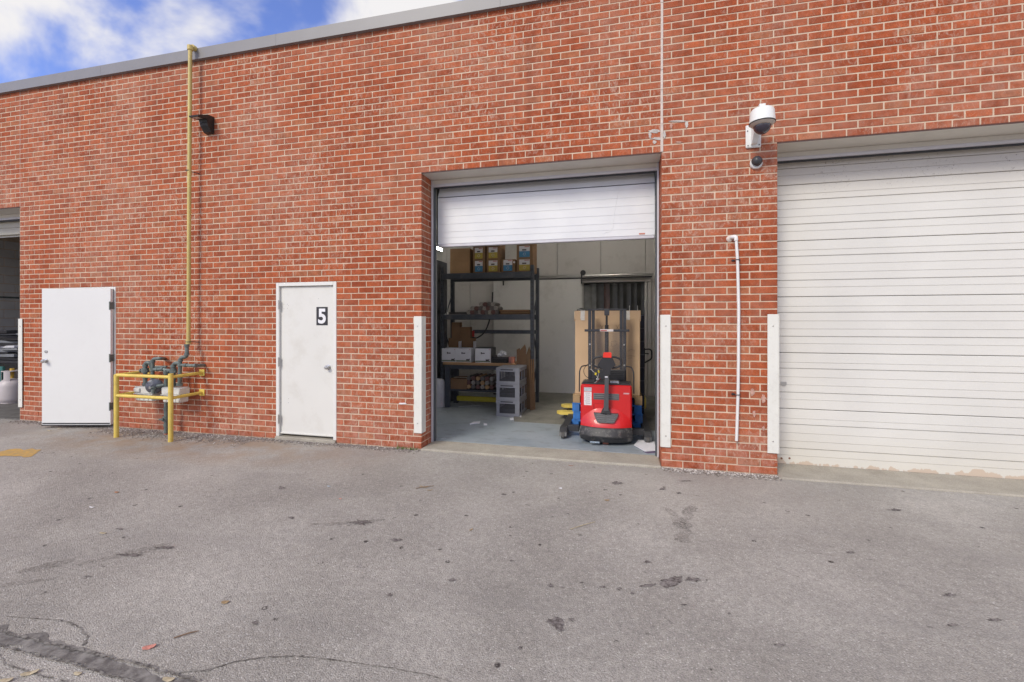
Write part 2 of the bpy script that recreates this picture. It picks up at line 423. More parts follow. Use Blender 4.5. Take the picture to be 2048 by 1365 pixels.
def brick_box(mb, x0, x1, z0, z1, y0, y1, bev=.0035): mb.box(x0, x1, y0, y1, z0, z1, bev)
def px_size(x, z):
    d = DW * cos(TH) - x * sin(TH); u = CX + F * ((x * cos(TH) + DW * sin(TH)) / d); v = HY - (z - HC) * F / d
    return (F / d if (-20 < u < 2068 and -20 < v < 1380) else 0)
order = sorted(range(len(bricks)), key=lambda i: -px_size((bricks[i][0] + bricks[i][1]) / 2, bricks[i][2] * CM + .03) * (1 if bricks[i][1] - bricks[i][0] > .15 and bricks[i][3] < .15 else .6))
near = set(order[:296])
full = MB(); full.box(-(BL - J) / 2, (BL - J) / 2, 0, .098, 0, CM - J, .0035)
full_me = None; stuffmb = MB(); JIT = random.Random(3)
for i, (x0, x1, k, dp) in enumerate(bricks):
    z0 = k * CM; z1 = z0 + CM - J
    if k == 67: z1 = min(z1, ZTOP + .05)
    if k == 68: continue
    y = JIT.uniform(-.0016, .0016); dz = JIT.uniform(-.0009, .0009); dx = JIT.uniform(-.0012, .0012)
    if k < 2: y -= .004 if JIT.random() < .5 else .001
    if i in near:
        if abs((x1 - x0) - (BL - J)) < .002:
            if full_me is None:
                o = full.build('brick', BRICK_O, bld); full_me = o.data
            else:
                o = bpy.data.objects.new('brick', full_me); scene.collection.objects.link(o); o.parent = bld
            o.location = ((x0 + x1) / 2 + dx, y, z0 + dz)
        else:
            q = MB(); q.box(x0 - (x0 + x1) / 2, x1 - (x0 + x1) / 2, 0, dp, 0, CM - J, .0035)
            o = q.build('brick', BRICK_O, bld); o.location = ((x0 + x1) / 2, y, z0 + dz)
    else: stuffmb.box(x0 + dx * .5, x1 + dx * .5, y, y + dp, z0 + dz, z1 + dz, .0035)
# bricks of the jambs of the dock door (seen edge-on)
for k in range(0, 44):
    z0 = k * CM; z1 = z0 + CM - J
    for sx, edge in ((-1, XL), (1, XR)):
        half = (k % 2 == 0) if sx < 0 else (k % 2 == 1)
        a = .2105 if half else .1085
        if half: seg = [(a, DEP - .002)]
        else: seg = [(a, DEP - .002)]
        for ya, yb in seg:
            xa, xb = (edge - .09, edge) if sx < 0 else (edge, edge + .09)
            stuffmb.box(xa, xb, ya, yb, z0, z1, .003)
o = stuffmb.build('brickwork', BRICK_I, bld, fix=False); o['kind'] = 'stuff'
# control joints
cj = MB(); z = Z44
while z < ZTOP:
    h = rnd.uniform(.2, .5); cj.box(XJ - .0135 + rnd.uniform(-.002, .002), XJ + .0135 + rnd.uniform(-.002, .002), -.004 + rnd.uniform(-.001, .001), .03, z, min(z + h, ZTOP), .003); z += h + .0015
cj.build('control_joint', CAULK, bld)
cj = MB(); cj.box(XB - .005, XB + .003, .001, .03, Z44, ZTOP); cj.build('control_joint', CAULK, bld)
# flashing with a folded drip edge, one length after another
x = XW0
while x < XW1:
    f = MB(); x1 = min(x + 3.05, XW1)
    f.box(x + .001, x1 - .001, -.045, -.040, ZTOP, ZTOP + .150); f.box(x + .001, x1 - .001, -.0395, .42, ZTOP + .146, ZTOP + .152)
    f.box(x + .001, x1 - .001, -.052, -.0455, ZTOP - .004, ZTOP + .012); f.box(x + .001, x1 - .001, -.0395, .01, ZTOP - .002, ZTOP + .002)
    f.build('roof_flashing', FLASH, bld); x = x1
rf = MB(); rf.box(XW0, XW1, .30, 14, RZ + .05, RZ + .2); rf.box(XW0, XW1, .43, .6, RZ + .2, ZTOP + .1); rf.build('roof', FLASH, bld)

# soffit plates over the garage openings
SOFM = mat('soffit_paint', (.66, .63, .57), .55, .04, 4, dirt=(.45, .41, .36), dirt_scale=5, dirt_amt=.3)
DARKB = mat('rusty_lintel', (.10, .045, .035), .7, .3, 20)
for xa, xb in ((XB0, XB), (XL, XR), (XG, XG1)):
    s_ = MB(); s_.box(xa + .002, xb - .002, .012, DEP + .1, Z44 - .010, Z44 + .002)
    s_.build('soffit_plate', SOFM, bld)
    s_ = MB(); s_.box(xa - .0, xb + .0, -.002, .011, Z44 - .011, Z44 - .0015); s_.build('lintel', DARKB, bld)

# ---------------------------------------------------------------- sectional garage doors
def gd_mat():
    m, t, b = newmat('garage_door_enamel', .38); P = t.n.new('ShaderNodeNewGeometry').outputs['Position']; X = t.xyz(P)
    c = t.mix(t.rng(t.noise(P, 1.2, 4), .35, .65), (.67, .655, .61), (.73, .715, .665))
    c = t.mix(1.0, c, t.rng(t.noise(t.map(P, (1, 1, .6)), 260, 3, .7), .3, .7, .94, 1.05), 'MULTIPLY')
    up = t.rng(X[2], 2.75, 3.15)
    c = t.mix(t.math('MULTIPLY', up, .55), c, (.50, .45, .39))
    sp = t.math('MULTIPLY', t.rng(t.noise(P, 42, 6, .75), .60, .66), t.math('MULTIPLY', up, t.rng(t.noise(P, 3, 4), .4, .6)))
    c = t.mix(t.math('MULTIPLY', sp, .9), c, (.10, .055, .04))
    lo = t.math('ADD', t.rng(X[2], .10, .02), t.rng(t.noise(t.map(P, (1, 1, .3)), 4.5, 5, .6), .62, .40, -.8, .1))
    c = t.mix(t.rng(t.math('SUBTRACT', lo, .32), 0, .1, 0, .8), c, (.46, .25, .13))
    warm = t.rng(X[2], .45, .05); c = t.mix(t.math('MULTIPLY', warm, .5), c, (.66, .62, .52))
    t.l(c, b.inputs['Base Color']); t.l(t.bump(t.noise(P, 2.2, 3), .25, .02, ), b.inputs['Normal']); return m
GDM = gd_mat()
m_, t, b = newmat('garage_door_white', .35); P = t.n.new('ShaderNodeNewGeometry').outputs['Position']
c = t.mix(t.rng(t.noise(P, 3, 4), .35, .65), (.72, .725, .735), (.78, .785, .785)); t.l(c, b.inputs['Base Color']); t.l(t.bump(t.noise(P, 2.5, 3), .2, .02), b.inputs['Normal']); GDW = m_
SEC = .600
GROOVE = [(0, .0, .012, .010), (.100, 0, .0045, .005), (.165, 0, .0085, .014), (.257, 0, .0045, .005), (.343, 0, .0045, .005), (.423, 0, .0085, .014), (.500, 0, .0045, .005)]
def section(x0, x1, y, z0, h, grooves, m, parent, M=None, name='door_section'):
    # profile in (y, z), extruded along x; grooves are V notches measured down from the section's top
    zt = z0 + h; pr = [(y + .004, zt - .001), (y, zt - .005)]
    for gp, _, wdt, dep in grooves:
        if gp <= 0.01 or gp > h - .02: continue
        zc = zt - gp; pr += [(y, zc + wdt * .5), (y + dep, zc + wdt * .25), (y + dep, zc - wdt * .25), (y - .0008, zc - wdt * .5 - .0005), (y, zc - wdt * .5 - .006)]
    pr += [(y, z0 + .005), (y + .004, z0 + .001), (y + .045, z0 + .001), (y + .045, zt - .001)]
    s_ = MB(); s_.prism(pr, x0, x1, 'yz', M); return s_.build(name, m, parent)
YD = .395
gdoor = MB(); gdoor.box(XG + .05, XG1 - .05, YD + .05, YD + .06, .03, Z44 - .03)
gd = gdoor.build('garage_door', GDM, bld); gd['label'] = 'closed white ribbed garage door beside the brick pier'
zb = at_y(1557, 927.6, YD).z; ztop = at_y(1557, 313, YD).z
z = zb; first = True; tops = []
while z < Z44 - .05:
    h = min(SEC, Z44 - .02 - z)
    section(XG - .1, XG1 + .1, YD, z, h, GROOVE if h > .55 else [(g_[0] - (SEC - h), 0, g_[2], g_[3]) for g_ in GROOVE], GDM, gd)
    z += SEC + .004
q = MB(); q.box(XG - .1, XG1 + .1, YD - .004, YD + .01, zb - .012, zb + .004); q.build('bottom_seal', RUB, gd)
for uu in (1563, 1579):
    p = at_y(uu, 917, YD); q = MB(); q.lathe([(.0, -.006), (.009, -.005), (.011, .0), (.011, .004)], p, 'y', 10); q.build('bolt', mat('rusty_bolt', (.20, .09, .05), .7, .3, 60), gd, 40)
p = at_y(1567, 768, YD); q = MB(); q.prism([(p.x - .028, p.z + .022), (p.x + .028, p.z + .022), (p.x + .028, p.z - .006), (p.x + .015, p.z - .024), (p.x - .015, p.z - .024), (p.x - .028, p.z - .006)], YD - .006, YD + .004)
q.build('lock', STEEL, gd)
def head_trim(xa, xb, parent):
    q = MB(); q.box(xa, xb, DEP - .004, DEP + .05, Z44 - .062, Z44 - .0105, .003); q.build('header_trim', SOFM, parent)
    q = MB(); q.box(xa, xb, DEP - .014, DEP + .04, Z44 - .098, Z44 - .0625, .003); q.build('header_angle', TRACK, parent)
    q = MB(); q.box(xa, xb, DEP + .01, DEP + .03, Z44 - .115, Z44 - .099); q.build('header_seal', BLK, parent)
head_trim(XG + .002, XG1 - .002, gd)
# the raised one
zb2s = at_y(874, 489.5, YD).z + .58
q = MB(); q.box(XL + .16, XR - .12, YD + .05, YD + .06, 2.75, zb2s - .02)
od = q.build('garage_door', GDW, bld); od['label'] = 'bright white garage door raised halfway over the loading bay'
zb2 = at_y(874, 489.5, YD).z; G2 = [(.055, 0, .004, .003), (.150, 0, .004, .003), (.245, 0, .005, .004), (.345, 0, .005, .004), (.445, 0, .005, .004), (.52, 0, .004, .003)]
section(XL + .045, XR - .041, YD, zb2, SEC, G2, GDW, od)
zj = zb2 + SEC + .007; TM = Matrix.Translation((0, YD + .002, zj)) @ Matrix.Rotation(radians(-24), 4, 'X') @ Matrix.Translation((0, -YD - .002, -zj))
section(XL + .045, XR - .041, YD + .002, zj, SEC, [(.2, 0, .004, .003), (.45, 0, .004, .003)], GDW, od, TM)
q = MB(); q.box(XL + .045, XR - .041, YD - .006, YD + .05, zb2 - .038, zb2 - .001, .006); q.build('bottom_seal', TRACK, od)
q = MB(); q.box(XL + .045, XR - .041, YD - .003, YD + .003, zb2 + SEC + .0015, zb2 + SEC + .0065); q.build('section_joint', BLK, od)
a, c_ = at_y(1278, 477, YD - .002), at_y(1290, 474, YD - .002)
q = MB(); q.box(a.x, c_.x, YD - .002, YD - .0005, zb2 + .012, zb2 + .030); q.build('maker_label', mat('label_red_print', (.55, .22, .16), .5, .4, 90), od)
# crease in the panel: a thin raised ridge
cr = [at_y(u, v, YD - .0005) for u, v in ((1237.5, 379), (1229, 425), (1226, 455), (1222, 463), (1208, 467))]
q = MB(); q.tube(cr, .0022, 6); q.build('panel_crease', GDW, od, 60)
head_trim(XL + .002, XR - .002, od)
for s_, xe in ((1, XL), (-1, XR)):
    q = MB(); xs = sorted((xe + s_ * .003, xe + s_ * .024)); q.box(xs[0], xs[1], DEP - .03, DEP + .06, .012, Z44 - .012, .003); q.build('door_track', TRACK, od)
    q = MB(); xs = sorted((xe + s_ * .0245, xe + s_ * (.044 if s_ > 0 else .040))); q.box(xs[0], xs[1], DEP + .005, DEP + .05, .012, Z44 - .1, .004); q.build('side_seal', RUB, od)
    xs = sorted((xe + s_ * .003, xe - s_ * .25)); q = MB(); q.box(xs[0], xs[1], DEP + .061, DEP + .16, 0, Z44 + .02); q.build('jamb', mat('inner_jamb', (.32, .31, .30), .7), od)
q = MB(); q.box(XR - .020, XR - .008, DEP - .036, DEP - .028, 1.52, 1.60, .003); q.build('latch', WHITE, od)
# bay on the left, only its right end in view
q = MB(); q.box(XB0 + .05, XB - .05, YD + .06, YD + .07, Z44 - .35, Z44 - .03); bd = q.build('garage_door', GDM, bld); bd['label'] = 'cream garage door almost fully raised over the left bay'
zz = at_y(20, 470, YD).z; section(XB0, XB - .01, YD, zz, Z44 - .10 - zz, [(.11, 0, .01, .01)], mat('cream_door', (.50, .47, .39), .5, .05, 4), bd)
head_trim(XB0 + .002, XB - .012, bd)

# ---------------------------------------------------------------- steel doors
fr = MB()
def frame(xa, xb, zt, wd, y0, y1, z0=.0):
    m_ = MB(); m_.box(xa + .001, xa + wd, y0, y1, z0, zt, .004); m_.box(xb - wd, xb - .001, y0, y1, z0, zt, .004); m_.box(xa + wd + .0005, xb - wd - .0005, y0, y1, zt - wd, zt, .004)
    return m_
d5 = MB(); d5.box(D5a + .052, D5b - .052, .030, .074, .055, Z27 - .055, .003)
d5o = d5.build('door', DOORW, bld); d5o['label'] = 'closed off-white steel door with a black number sign'
frame(D5a, D5b, Z27 - .002, .048, -.004, .10, .03).build('frame', WHITE, d5o)
q = MB(); q.box(D5a + .002, D5b - .002, -.03, .12, -.02, .029, .006); q.build('threshold', CONC, d5o)
q = MB(); q.box(D5a + .05, D5b - .05, .018, .029, .062, .082, .003); q.build('door_sweep', DOORW, d5o)
p = at_y(656, 735, .02)
def knob(p, ydir, parent):
    q = MB(); q.lathe([(.0, 0), (.034, 0), (.034, .006), (.014, .010), (.012, .030), (.026, .038), (.028, .052), (.020, .062), (.0, .064)] if ydir > 0 else [(.0, 0), (.034, 0), (.034, -.006), (.014, -.010), (.012, -.030), (.026, -.038), (.028, -.052), (.020, -.062), (.0, -.064)], p, 'y', 18)
    return q.build('handle', STEEL, parent, 35)
knob(Vector((p.x, .030, p.z)), -1, d5o)
for v in (610, 724, 838):
    p = at_y(553.5, v, 0); q = MB(); q.tube([(D5a + .050, -.010, p.z - .06), (D5a + .050, -.010, p.z + .06)], .009, 10); q.box(D5a + .036, D5a + .062, -.0062, -.0042, p.z - .055, p.z + .055)
    q.build('hinge', STEEL, d5o, 35)
dots = MB()
for uu, vv in ((561, 609), (568, 609), (575, 609), (561, 617), (568, 618), (575, 617), (577, 612), (562, 798), (562, 806), (577, 798), (577, 806), (637, 598)):
    p = at_y(uu, vv, .03); dots.lathe([(.0, -.0006), (.0035, -.0006), (.0035, .001)], (p.x, .03, p.z), 'y', 6)
dots.build('screw_hole', BLK, d5o)
# door 5's number: flat black sticker with a white figure
a, c_ = at_y(633, 614.5, .03), at_y(655.5, 651, .03)
sg = thing('number_sign', (0, 0, 0), 'black number sign with a white 5 on the closed steel door', 'number sign')
q = MB(); q.box(a.x, c_.x, .0272, .0295, c_.z, a.z); q.build('backing', mat('sticker_black', (.025, .024, .028), .5), sg)
cu = bpy.data.curves.new('digit', 'FONT'); cu.body = '5'; cu.extrude = .0004; cu.offset = .034; cu.size = 1
to = bpy.data.objects.new('tmp', cu); scene.collection.objects.link(to)
dg = bpy.context.evaluated_depsgraph_get(); me = bpy.data.meshes.new_from_object(to.evaluated_get(dg)); bpy.data.objects.remove(to)
xs = [v_.co.x for v_ in me.vertices]; ys = [v_.co.y for v_ in me.vertices]
W_, H_ = c_.x - a.x, a.z - c_.z
for v_ in me.vertices:
    nx = (v_.co.x - min(xs)) / (max(xs) - min(xs)); ny = (v_.co.y - min(ys)) / (max(ys) - min(ys)); dzz = v_.co.z
    v_.co = (a.x + W_ * (.16 + .68 * nx), .0268 - (dzz > 0) * .0006, c_.z + H_ * (.09 + .82 * ny))
me.materials.append(mat('sticker_white', (.82, .82, .84), .5)); o = bpy.data.objects.new('digit', me); scene.collection.objects.link(o); o.parent = sg

# left door, standing open towards the camera
fo = frame(LDa, LDb, Z27 - .002, .035, -.004, .10, .0)
LEAF = 1.0; hx, hy = LDb - .030, -.012
ang = TH + .005
zl0, zl1 = .035, Z27 - .035
R = Matrix.Translation((hx, hy, 0)) @ Matrix.Rotation(ang, 4, 'Z')
q = MB(); q.box(-LEAF, 0, -.045, 0, zl0, zl1, .003, R)
ld = q.build('door', DOORL, bld); ld['label'] = 'white steel door swung ajar beside the gas meters'
fo.build('frame', WHITE, ld)
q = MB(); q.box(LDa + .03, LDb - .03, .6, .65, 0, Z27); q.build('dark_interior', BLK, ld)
q = MB(); q.box(LDa + .002, LDb - .002, -.01, .12, -.02, .02, .005); q.build('threshold', CONC, ld)
q = MB(); q.box(-LEAF + .01, -.01, -.047, -.0455, zl0 + .012, zl0 + .03, 0, R); q.box(-LEAF, 0, -.05, .004, zl0 - .012, zl0 - .001, 0, R); q.build('door_sweep', BLKM, ld)
for nm, vz, rr in (('lock', 703, .021), ('handle', 721.5, .030)):
    zq = HC - (vz - HY) / 10.35 * CM; pos = R @ Vector((-LEAF + .065, -.045, zq)); Q = Matrix.Rotation(ang, 4, 'Z')
    q = MB()
    pr = [(0, 0), (rr, 0), (rr, -.008), (.0, -.009)] if nm == 'lock' else [(.0, 0), (.032, 0), (.032, -.006), (.014, -.010), (.012, -.030), (.026, -.038), (.028, -.052), (.020, -.062), (.0, -.064)]
    q.lathe(pr, pos, 'y', 18, Q); q.build(nm, STEEL, ld, 35)
for v in (612, 716, 812):
    zq = HC - (v - HY) / 10.36 * CM; q = MB(); q.tube([(hx + .004, hy - .05, zq - .06), (hx + .004, hy - .05, zq + .06)], .009, 10)
    q.box(hx + .006, hx + .012, hy - .049, hy + .01, zq - .05, zq + .05); q.build('hinge', GALV, ld, 35)

# ---------------------------------------------------------------- corner guards
def guard(xe, s_, wf, z0, z1, y0, wd, label, tilt=0):
    # angle iron round a brick corner at x = xe; s_ = +1 when the wall lies to the right
    q = MB(); t_ = .006
    xa, xb = (xe - .006, xe + wf) if s_ > 0 else (xe - wf, xe + .006)
    q.box(xa, xb, -.012 - t_, -.012, z0, z1, .0025)
    xi = (xe - .006 - t_, xe - .0065) if s_ > 0 else (xe + .0065, xe + .006 + t_)
    q.box(xi[0], xi[1], -.012 - t_, wd, z0, z1, .0025)
    o = q.build('corner_guard', GUARD); o2 = o
    for zz in (z0 + .12, z1 - .12):
        bb = MB(); xc = (xa + xb) / 2; bb.lathe([(0, -.022), (.006, -.022), (.008, -.0185), (.008, -.0182)], (xc, 0, zz), 'y', 8); bb.build('bolt', STEEL, o, 40)
    return tag(o, label, 'corner guard', 'white steel guards on the door corners')
def zz_at(u, v): return at_y(u, v, -.015).z
guard(XL, -1, WX(843) - WX(829), zz_at(836, 867), zz_at(836, 633), .08, .10, 'white steel corner guard left of the half-raised garage door')
guard(XR, 1, WX(1341) - WX(1323), zz_at(1331, 895), zz_at(1331, 630), .08, .06, 'white steel corner guard on the pier beside the red stacker')
guard(XG, -1, WX(1555) - WX(1534), zz_at(1543, 907), zz_at(1543, 629), .08, .02, 'white steel corner guard touching the closed ribbed garage door')
guard(XB, 1, WX(46) - WX(39), zz_at(42, 815), zz_at(42, 638), .08, .02, 'white steel corner guard beside the left bay with the propane tank')
# ---------------------------------------------------------------- gas meters, guard rail and riser
def P5(x, y, yy): return at_y(200 + x / 5.25, 660 + y / 5.25, yy)
yf = at_z(233.3, 875, GZ).y; xf0 = at_z(233.3, 875, GZ).x; pr_ = at_z(341, 884, GZ); xf1 = pr_.x; yf = (yf + pr_.y) / 2
zt1, zl1_ = P5(165, 468, yf).z, P5(165, 690, yf).z
gr = thing('guard_rail', ((xf0 + xf1) / 2, yf, GZ), 'yellow tubular steel guard rail around the gas meters', 'guard rail')
for i, x in enumerate((xf0, xf1)):
    q = MB(); q.tube([(x, yf, GZ - .1), (x, yf, zt1 + (.0 if i == 0 else .035))], .0285, 16); q.build('post', YEL, gr, 40)
for z in (zt1 - .01, zl1_):
    q = MB(); q.tube([(xf0, yf, z), (xf1, yf, z)], .0215, 14); q.build('rail', YEL, gr, 40)
    for x in (xf0, xf1):
        xw = x + .02
        q = MB(); q.tube([(x, yf + .01, z), (xw, -.012, z + .01)], .0205, 14); rl = q.build('rail', YEL, gr, 40)
        q = MB(); q.box(xw - .045, xw + .045, -.0125, -.0045, z - .035, z + .055, .004); q.build('wall_flange', YEL, rl)
def pipe_seg(name, pts, r, parent, m=GALV, br=.05): q = MB(); q.tube(rnd_path(pts, br, 5), r, 12); return q.build(name, m, parent, 50)
def collar(q, p, r, ax, l=.03): 
    d = Vector(ax); p = Vector(p); q.tube([p - d * l / 2, p + d * l / 2], r, 12)
gp = thing('gas_piping', (P5(690, 900, -.16).x, -.16, GZ), 'grey green gas pipes and fittings feeding the two meters', 'gas pipes')
Y1 = -.17
def pp(x, y, d=0.0): p = P5(x, y, Y1 + d); return (p.x, Y1 + d, p.z)
R_ = .0235
pipe_seg('pipe', [pp(693, 1100), pp(693, 412), pp(560, 418)], R_, gp)
q = MB(); a_ = pp(698, 1115); q.tube([(a_[0], Y1, GZ), (a_[0], Y1, a_[2] + .035)], .028, 12); q.build('ground_sleeve', mat('orange_sleeve', (.38, .10, .05), .7, .3, 30), gp, 40)
pipe_seg('pipe', [pp(553, 540), pp(553, 305), pp(640, 300), (P5(668, 305, 0).x, .02, P5(668, 305, 0).z)], R_, gp)
pipe_seg('pipe', [pp(475, 590), pp(475, 345), pp(525, 345), pp(548, 400, .03)], .026, gp)
pipe_seg('pipe', [pp(770, 595), pp(772, 350), pp(838, 352)], .026, gp)
pipe_seg('pipe', [pp(835, 590), pp(843, 292), pp(914, 285), pp(912, 180)], .024, gp)
pipe_seg('pipe', [pp(843, 370), pp(960, 376), (P5(1095, 368, -.03).x, Y1 + .05, P5(1095, 368, -.03).z), (P5(1095, 368, 0).x, .02, P5(1095, 372, 0).z)], .021, gp)
pipe_seg('pipe', [pp(560, 395, .02), pp(700, 388, .02)], .016, gp)
pipe_seg('pipe', [pp(693, 420), pp(752, 430)], .020, gp)
for (x, y, ax, r) in ((693, 1000, (0, 0, 1), .031), (693, 830, (0, 0, 1), .031), (693, 600, (0, 0, 1), .030), (693, 450, (0, 0, 1), .031), (553, 500, (0, 0, 1), .030), (553, 420, (0, 0, 1), .034), (553, 330, (0, 0, 1), .031),
    (475, 570, (0, 0, 1), .036), (475, 500, (0, 0, 1), .032), (475, 425, (0, 0, 1), .045), (475, 375, (0, 0, 1), .034), (770, 575, (0, 0, 1), .036), (770, 520, (0, 0, 1), .031), (770, 430, (0, 0, 1), .043), (771, 380, (0, 0, 1), .033),
    (835, 575, (0, 0, 1), .038), (838, 500, (0, 0, 1), .030), (843, 370, (0, 0, 1), .032), (845, 320, (0, 0, 1), .030), (912, 255, (0, 0, 1), .030), (912, 165, (0, 0, 1), .032), (600, 418, (1, 0, 0), .027), (660, 412, (1, 0, 0), .031), (900, 372, (1, 0, 0), .027), (1000, 376, (1, 0, 0), .027)):
    q = MB(); collar(q, pp(x, y), r, ax, .034 if r < .04 else .06); q.build('fitting', GALV, gp, 40)
vb = MB(); c0 = Vector(pp(690, 935)); vb.tube([c0 + Vector((0, 0, -.035)), c0 + Vector((0, 0, .035))], .036, 12); vb.tube([c0 + Vector((0, -.05, 0)), c0 + Vector((0, .03, 0))], .018, 10); vb.box(c0.x - .055, c0.x + .02, c0.y - .058, c0.y - .048, c0.z - .012, c0.z + .012, .003)
vb.build('valve', GALV, gp, 40)
for (x, y) in ((475, 430), (770, 440)):
    c0 = Vector(pp(x, y)); vb = MB(); vb.tube([c0 + Vector((-.07, 0, 0)), c0 + Vector((.05, 0, 0))], .017, 10); vb.tube([c0 + Vector((-.07, 0, 0)), c0 + Vector((-.085, 0, 0))], .026, 8); vb.build('valve', GALV, gp, 40)
reg = MB(); c0 = Vector(pp(572, 592, -.045)); rr = .096
reg.lathe([(0, -.05), (.03, -.05), (.045, -.035), (rr * .8, -.026), (rr, -.012), (rr * 1.04, -.008), (rr * 1.04, .008), (rr, .012), (rr * .8, .03), (0, .05)], c0, 'y', 28, Matrix.Rotation(radians(42), 4, 'Z'))
rg = reg.build('regulator', mat('regulator_grey', (.13, .14, .17), .4, .1, 12, metal=.2), gp, 40)
q = MB(); q.tube([c0 + Vector((.026, -.030, -.02)), c0 + Vector((.052, -.058, -.035))], .030, 14); q.tube([c0 + Vector((.052, -.058, -.035)), c0 + Vector((.055, -.062, -.085))], .022, 12); q.build('vent', GALV, rg, 40)
q = MB(); q.tube([c0 + Vector((.05, 0, 0)), c0 + Vector((.125, .04, .01))], .028, 12)
for k in range(8):
    a = k * pi / 4 + .2; cc = c0 + Vector((rr * .94 * cos(a) * .743 + .008, rr * .94 * cos(a) * .669 - .009, rr * .94 * sin(a))); q.tube([cc, cc + Vector((.0067, -.0074, 0))], .006, 6)
q.build('bolts', GALV, rg, 40)
q = MB(); q.box(-.055, -.025, -.044, -.0395, -.03, .005, 0, Matrix.Translation(c0) @ Matrix.Rotation(radians(42), 4, 'Z')); q.build('data_plate', STEEL, rg)
METW = mat('meter_enamel', (.66, .66, .62), .4, .05, 9, dirt=(.4, .37, .33), dirt_scale=14, dirt_amt=.5)
def meter(x0, x1, y0, y1, label, dial_left):
    a_, c_ = P5(x0, y0, Y1), P5(x1, y1, Y1); X0, X1, Z1, Z0 = a_.x, c_.x, a_.z, c_.z; zm = Z0 + (Z1 - Z0) * .53
    r = thing('gas_meter', ((X0 + X1) / 2, Y1, Z0), label, 'gas meter', 'gas meters behind the yellow rail')
    q = MB(); q.box(X0, X1, Y1 - .085, Y1 + .075, zm + .001, Z1, .010); q.build('head', METW, r, 40)
    q = MB(); q.box(X0 + .012, X1 - .012, Y1 - .075, Y1 + .065, Z0, zm - .011, .012); q.build('body', METW, r, 40)
    q = MB(); q.box(X0 - .008, X1 + .008, Y1 - .092, Y1 + .082, zm - .010, zm, .003); q.build('flange', METW, r)
    xd = X0 + .065 if dial_left else (X0 + X1) / 2
    q = MB(); q.box(xd - .05, xd + .05, Y1 - .105, Y1 - .0855, zm + .02, Z1 - .02, .006); f = q.build('index_cover', METW, r)
    q = MB(); q.box(xd - .028, xd + .026, Y1 - .1068, Y1 - .1053, zm + .035, Z1 - .06); q.build('dial', mat('dial_dark', (.12, .05, .03), .3, .4, 120), f)
    for k in range(3):
        xx = X0 + (X1 - X0) * (.25 + .25 * k); q = MB(); q.tube([(xx, Y1 - .073, Z0 + .015), (xx, Y1 - .073, zm - .03)], .012, 8); q.build('rib', METW, r, 40)
    return r
meter(424, 612, 586, 745, 'white gas meter with the round grey regulator in front', True)
meter(706, 894, 597, 762, 'white gas meter behind the front yellow post, nearer the closed door', False)
# tall vent pipe
yp = -.12; pb = at_y(377, 686, yp); ptp = at_y(380.5, 92, yp); xp = (pb.x + ptp.x) / 2
vp = thing('gas_riser_pipe', (pb.x, yp, pb.z), 'tall pale yellow pipe climbing the brick wall over the roof edge', 'pipe')
zq = ptp.z
q = MB(); q.tube(rnd_path([(pb.x, yp, pb.z), (pb.x + .01, yp, pb.z + 1.6), (ptp.x, yp, zq), (ptp.x, .75, zq + .01)], .05, 5), .0245, 14); q.build('pipe', PYEL, vp, 50)
q = MB(); collar(q, (pb.x, yp, pb.z + .01), .033, (0, 0, 1), .06); collar(q, (ptp.x, yp, zq - .03), .036, (0, 0, 1), .06); collar(q, (ptp.x, yp + .05, zq), .036, (0, 1, 0), .05); q.build('elbow', PYEL, vp, 40)
for v in (684, 342):
    p = at_y(377, v, yp); q = MB(); q.tube([(p.x + .033 * cos(a), yp + .033 * sin(a), p.z) for a in [k * pi / 6 for k in range(12)]], .005, 6, closed=True); q.tube([(p.x, yp + .03, p.z), (p.x + .06, -.01, p.z - .01)], .006, 6); q.build('pipe_clamp', BLKM, vp)
# white water pipe on the pier
yc = -.05; a_ = at_y(1472, 476, yc); b_ = at_y(1473, 882, yc)
wp = thing('white_downpipe', (b_.x, yc, b_.z), 'thin white plastic pipe clipped to the brick pier', 'pipe')
m1 = at_y(1477.5, 620, yc); m2 = at_y(1477, 720, yc)
PVC = mat('white_pvc', (.76, .74, .72), .45, .03, 6, dirt=(.5, .45, .4), dirt_scale=9, dirt_amt=.2)
q = MB(); q.tube([(a_.x, yc, a_.z), (at_y(1475, 520, yc).x, yc, at_y(1475, 520, yc).z), (m1.x, yc, m1.z), (m2.x, yc, m2.z), (at_y(1476, 790, yc).x, yc, at_y(1476, 790, yc).z), (b_.x, yc, b_.z)], .0145, 14); q.build('pipe', PVC, wp, 50)
q = MB(); q.tube(rnd_path([(a_.x, yc, a_.z - .03), (a_.x, yc, a_.z + .012), (a_.x - .035, yc + .02, a_.z + .012), (a_.x - .04, .01, a_.z + .012)], .02), .020, 12); q.build('elbow', PVC, wp, 50)
q = MB(); q.lathe([(0, -.012), (.02, -.010), (.033, 0), (.03, .01)], (a_.x - .05, -.002, a_.z + .0), 'y', 9); q.build('sealant_blob', CAULK, wp, 60)
for v in (520, 790):
    p = at_y(1475.5, v, yc); q = MB(); q.tube([(p.x - .022, -.002, p.z), (p.x - .020, yc - .01, p.z), (p.x, yc - .020, p.z), (p.x + .020, yc - .01, p.z), (p.x + .022, -.002, p.z)], .0045, 6)
    q.box(p.x - .05, p.x - .02, -.014, -.003, p.z - .009, p.z + .009, .002); q.box(p.x + .02, p.x + .034, -.012, -.003, p.z - .008, p.z + .008, .002); q.build('pipe_clamp', BLKM, wp)
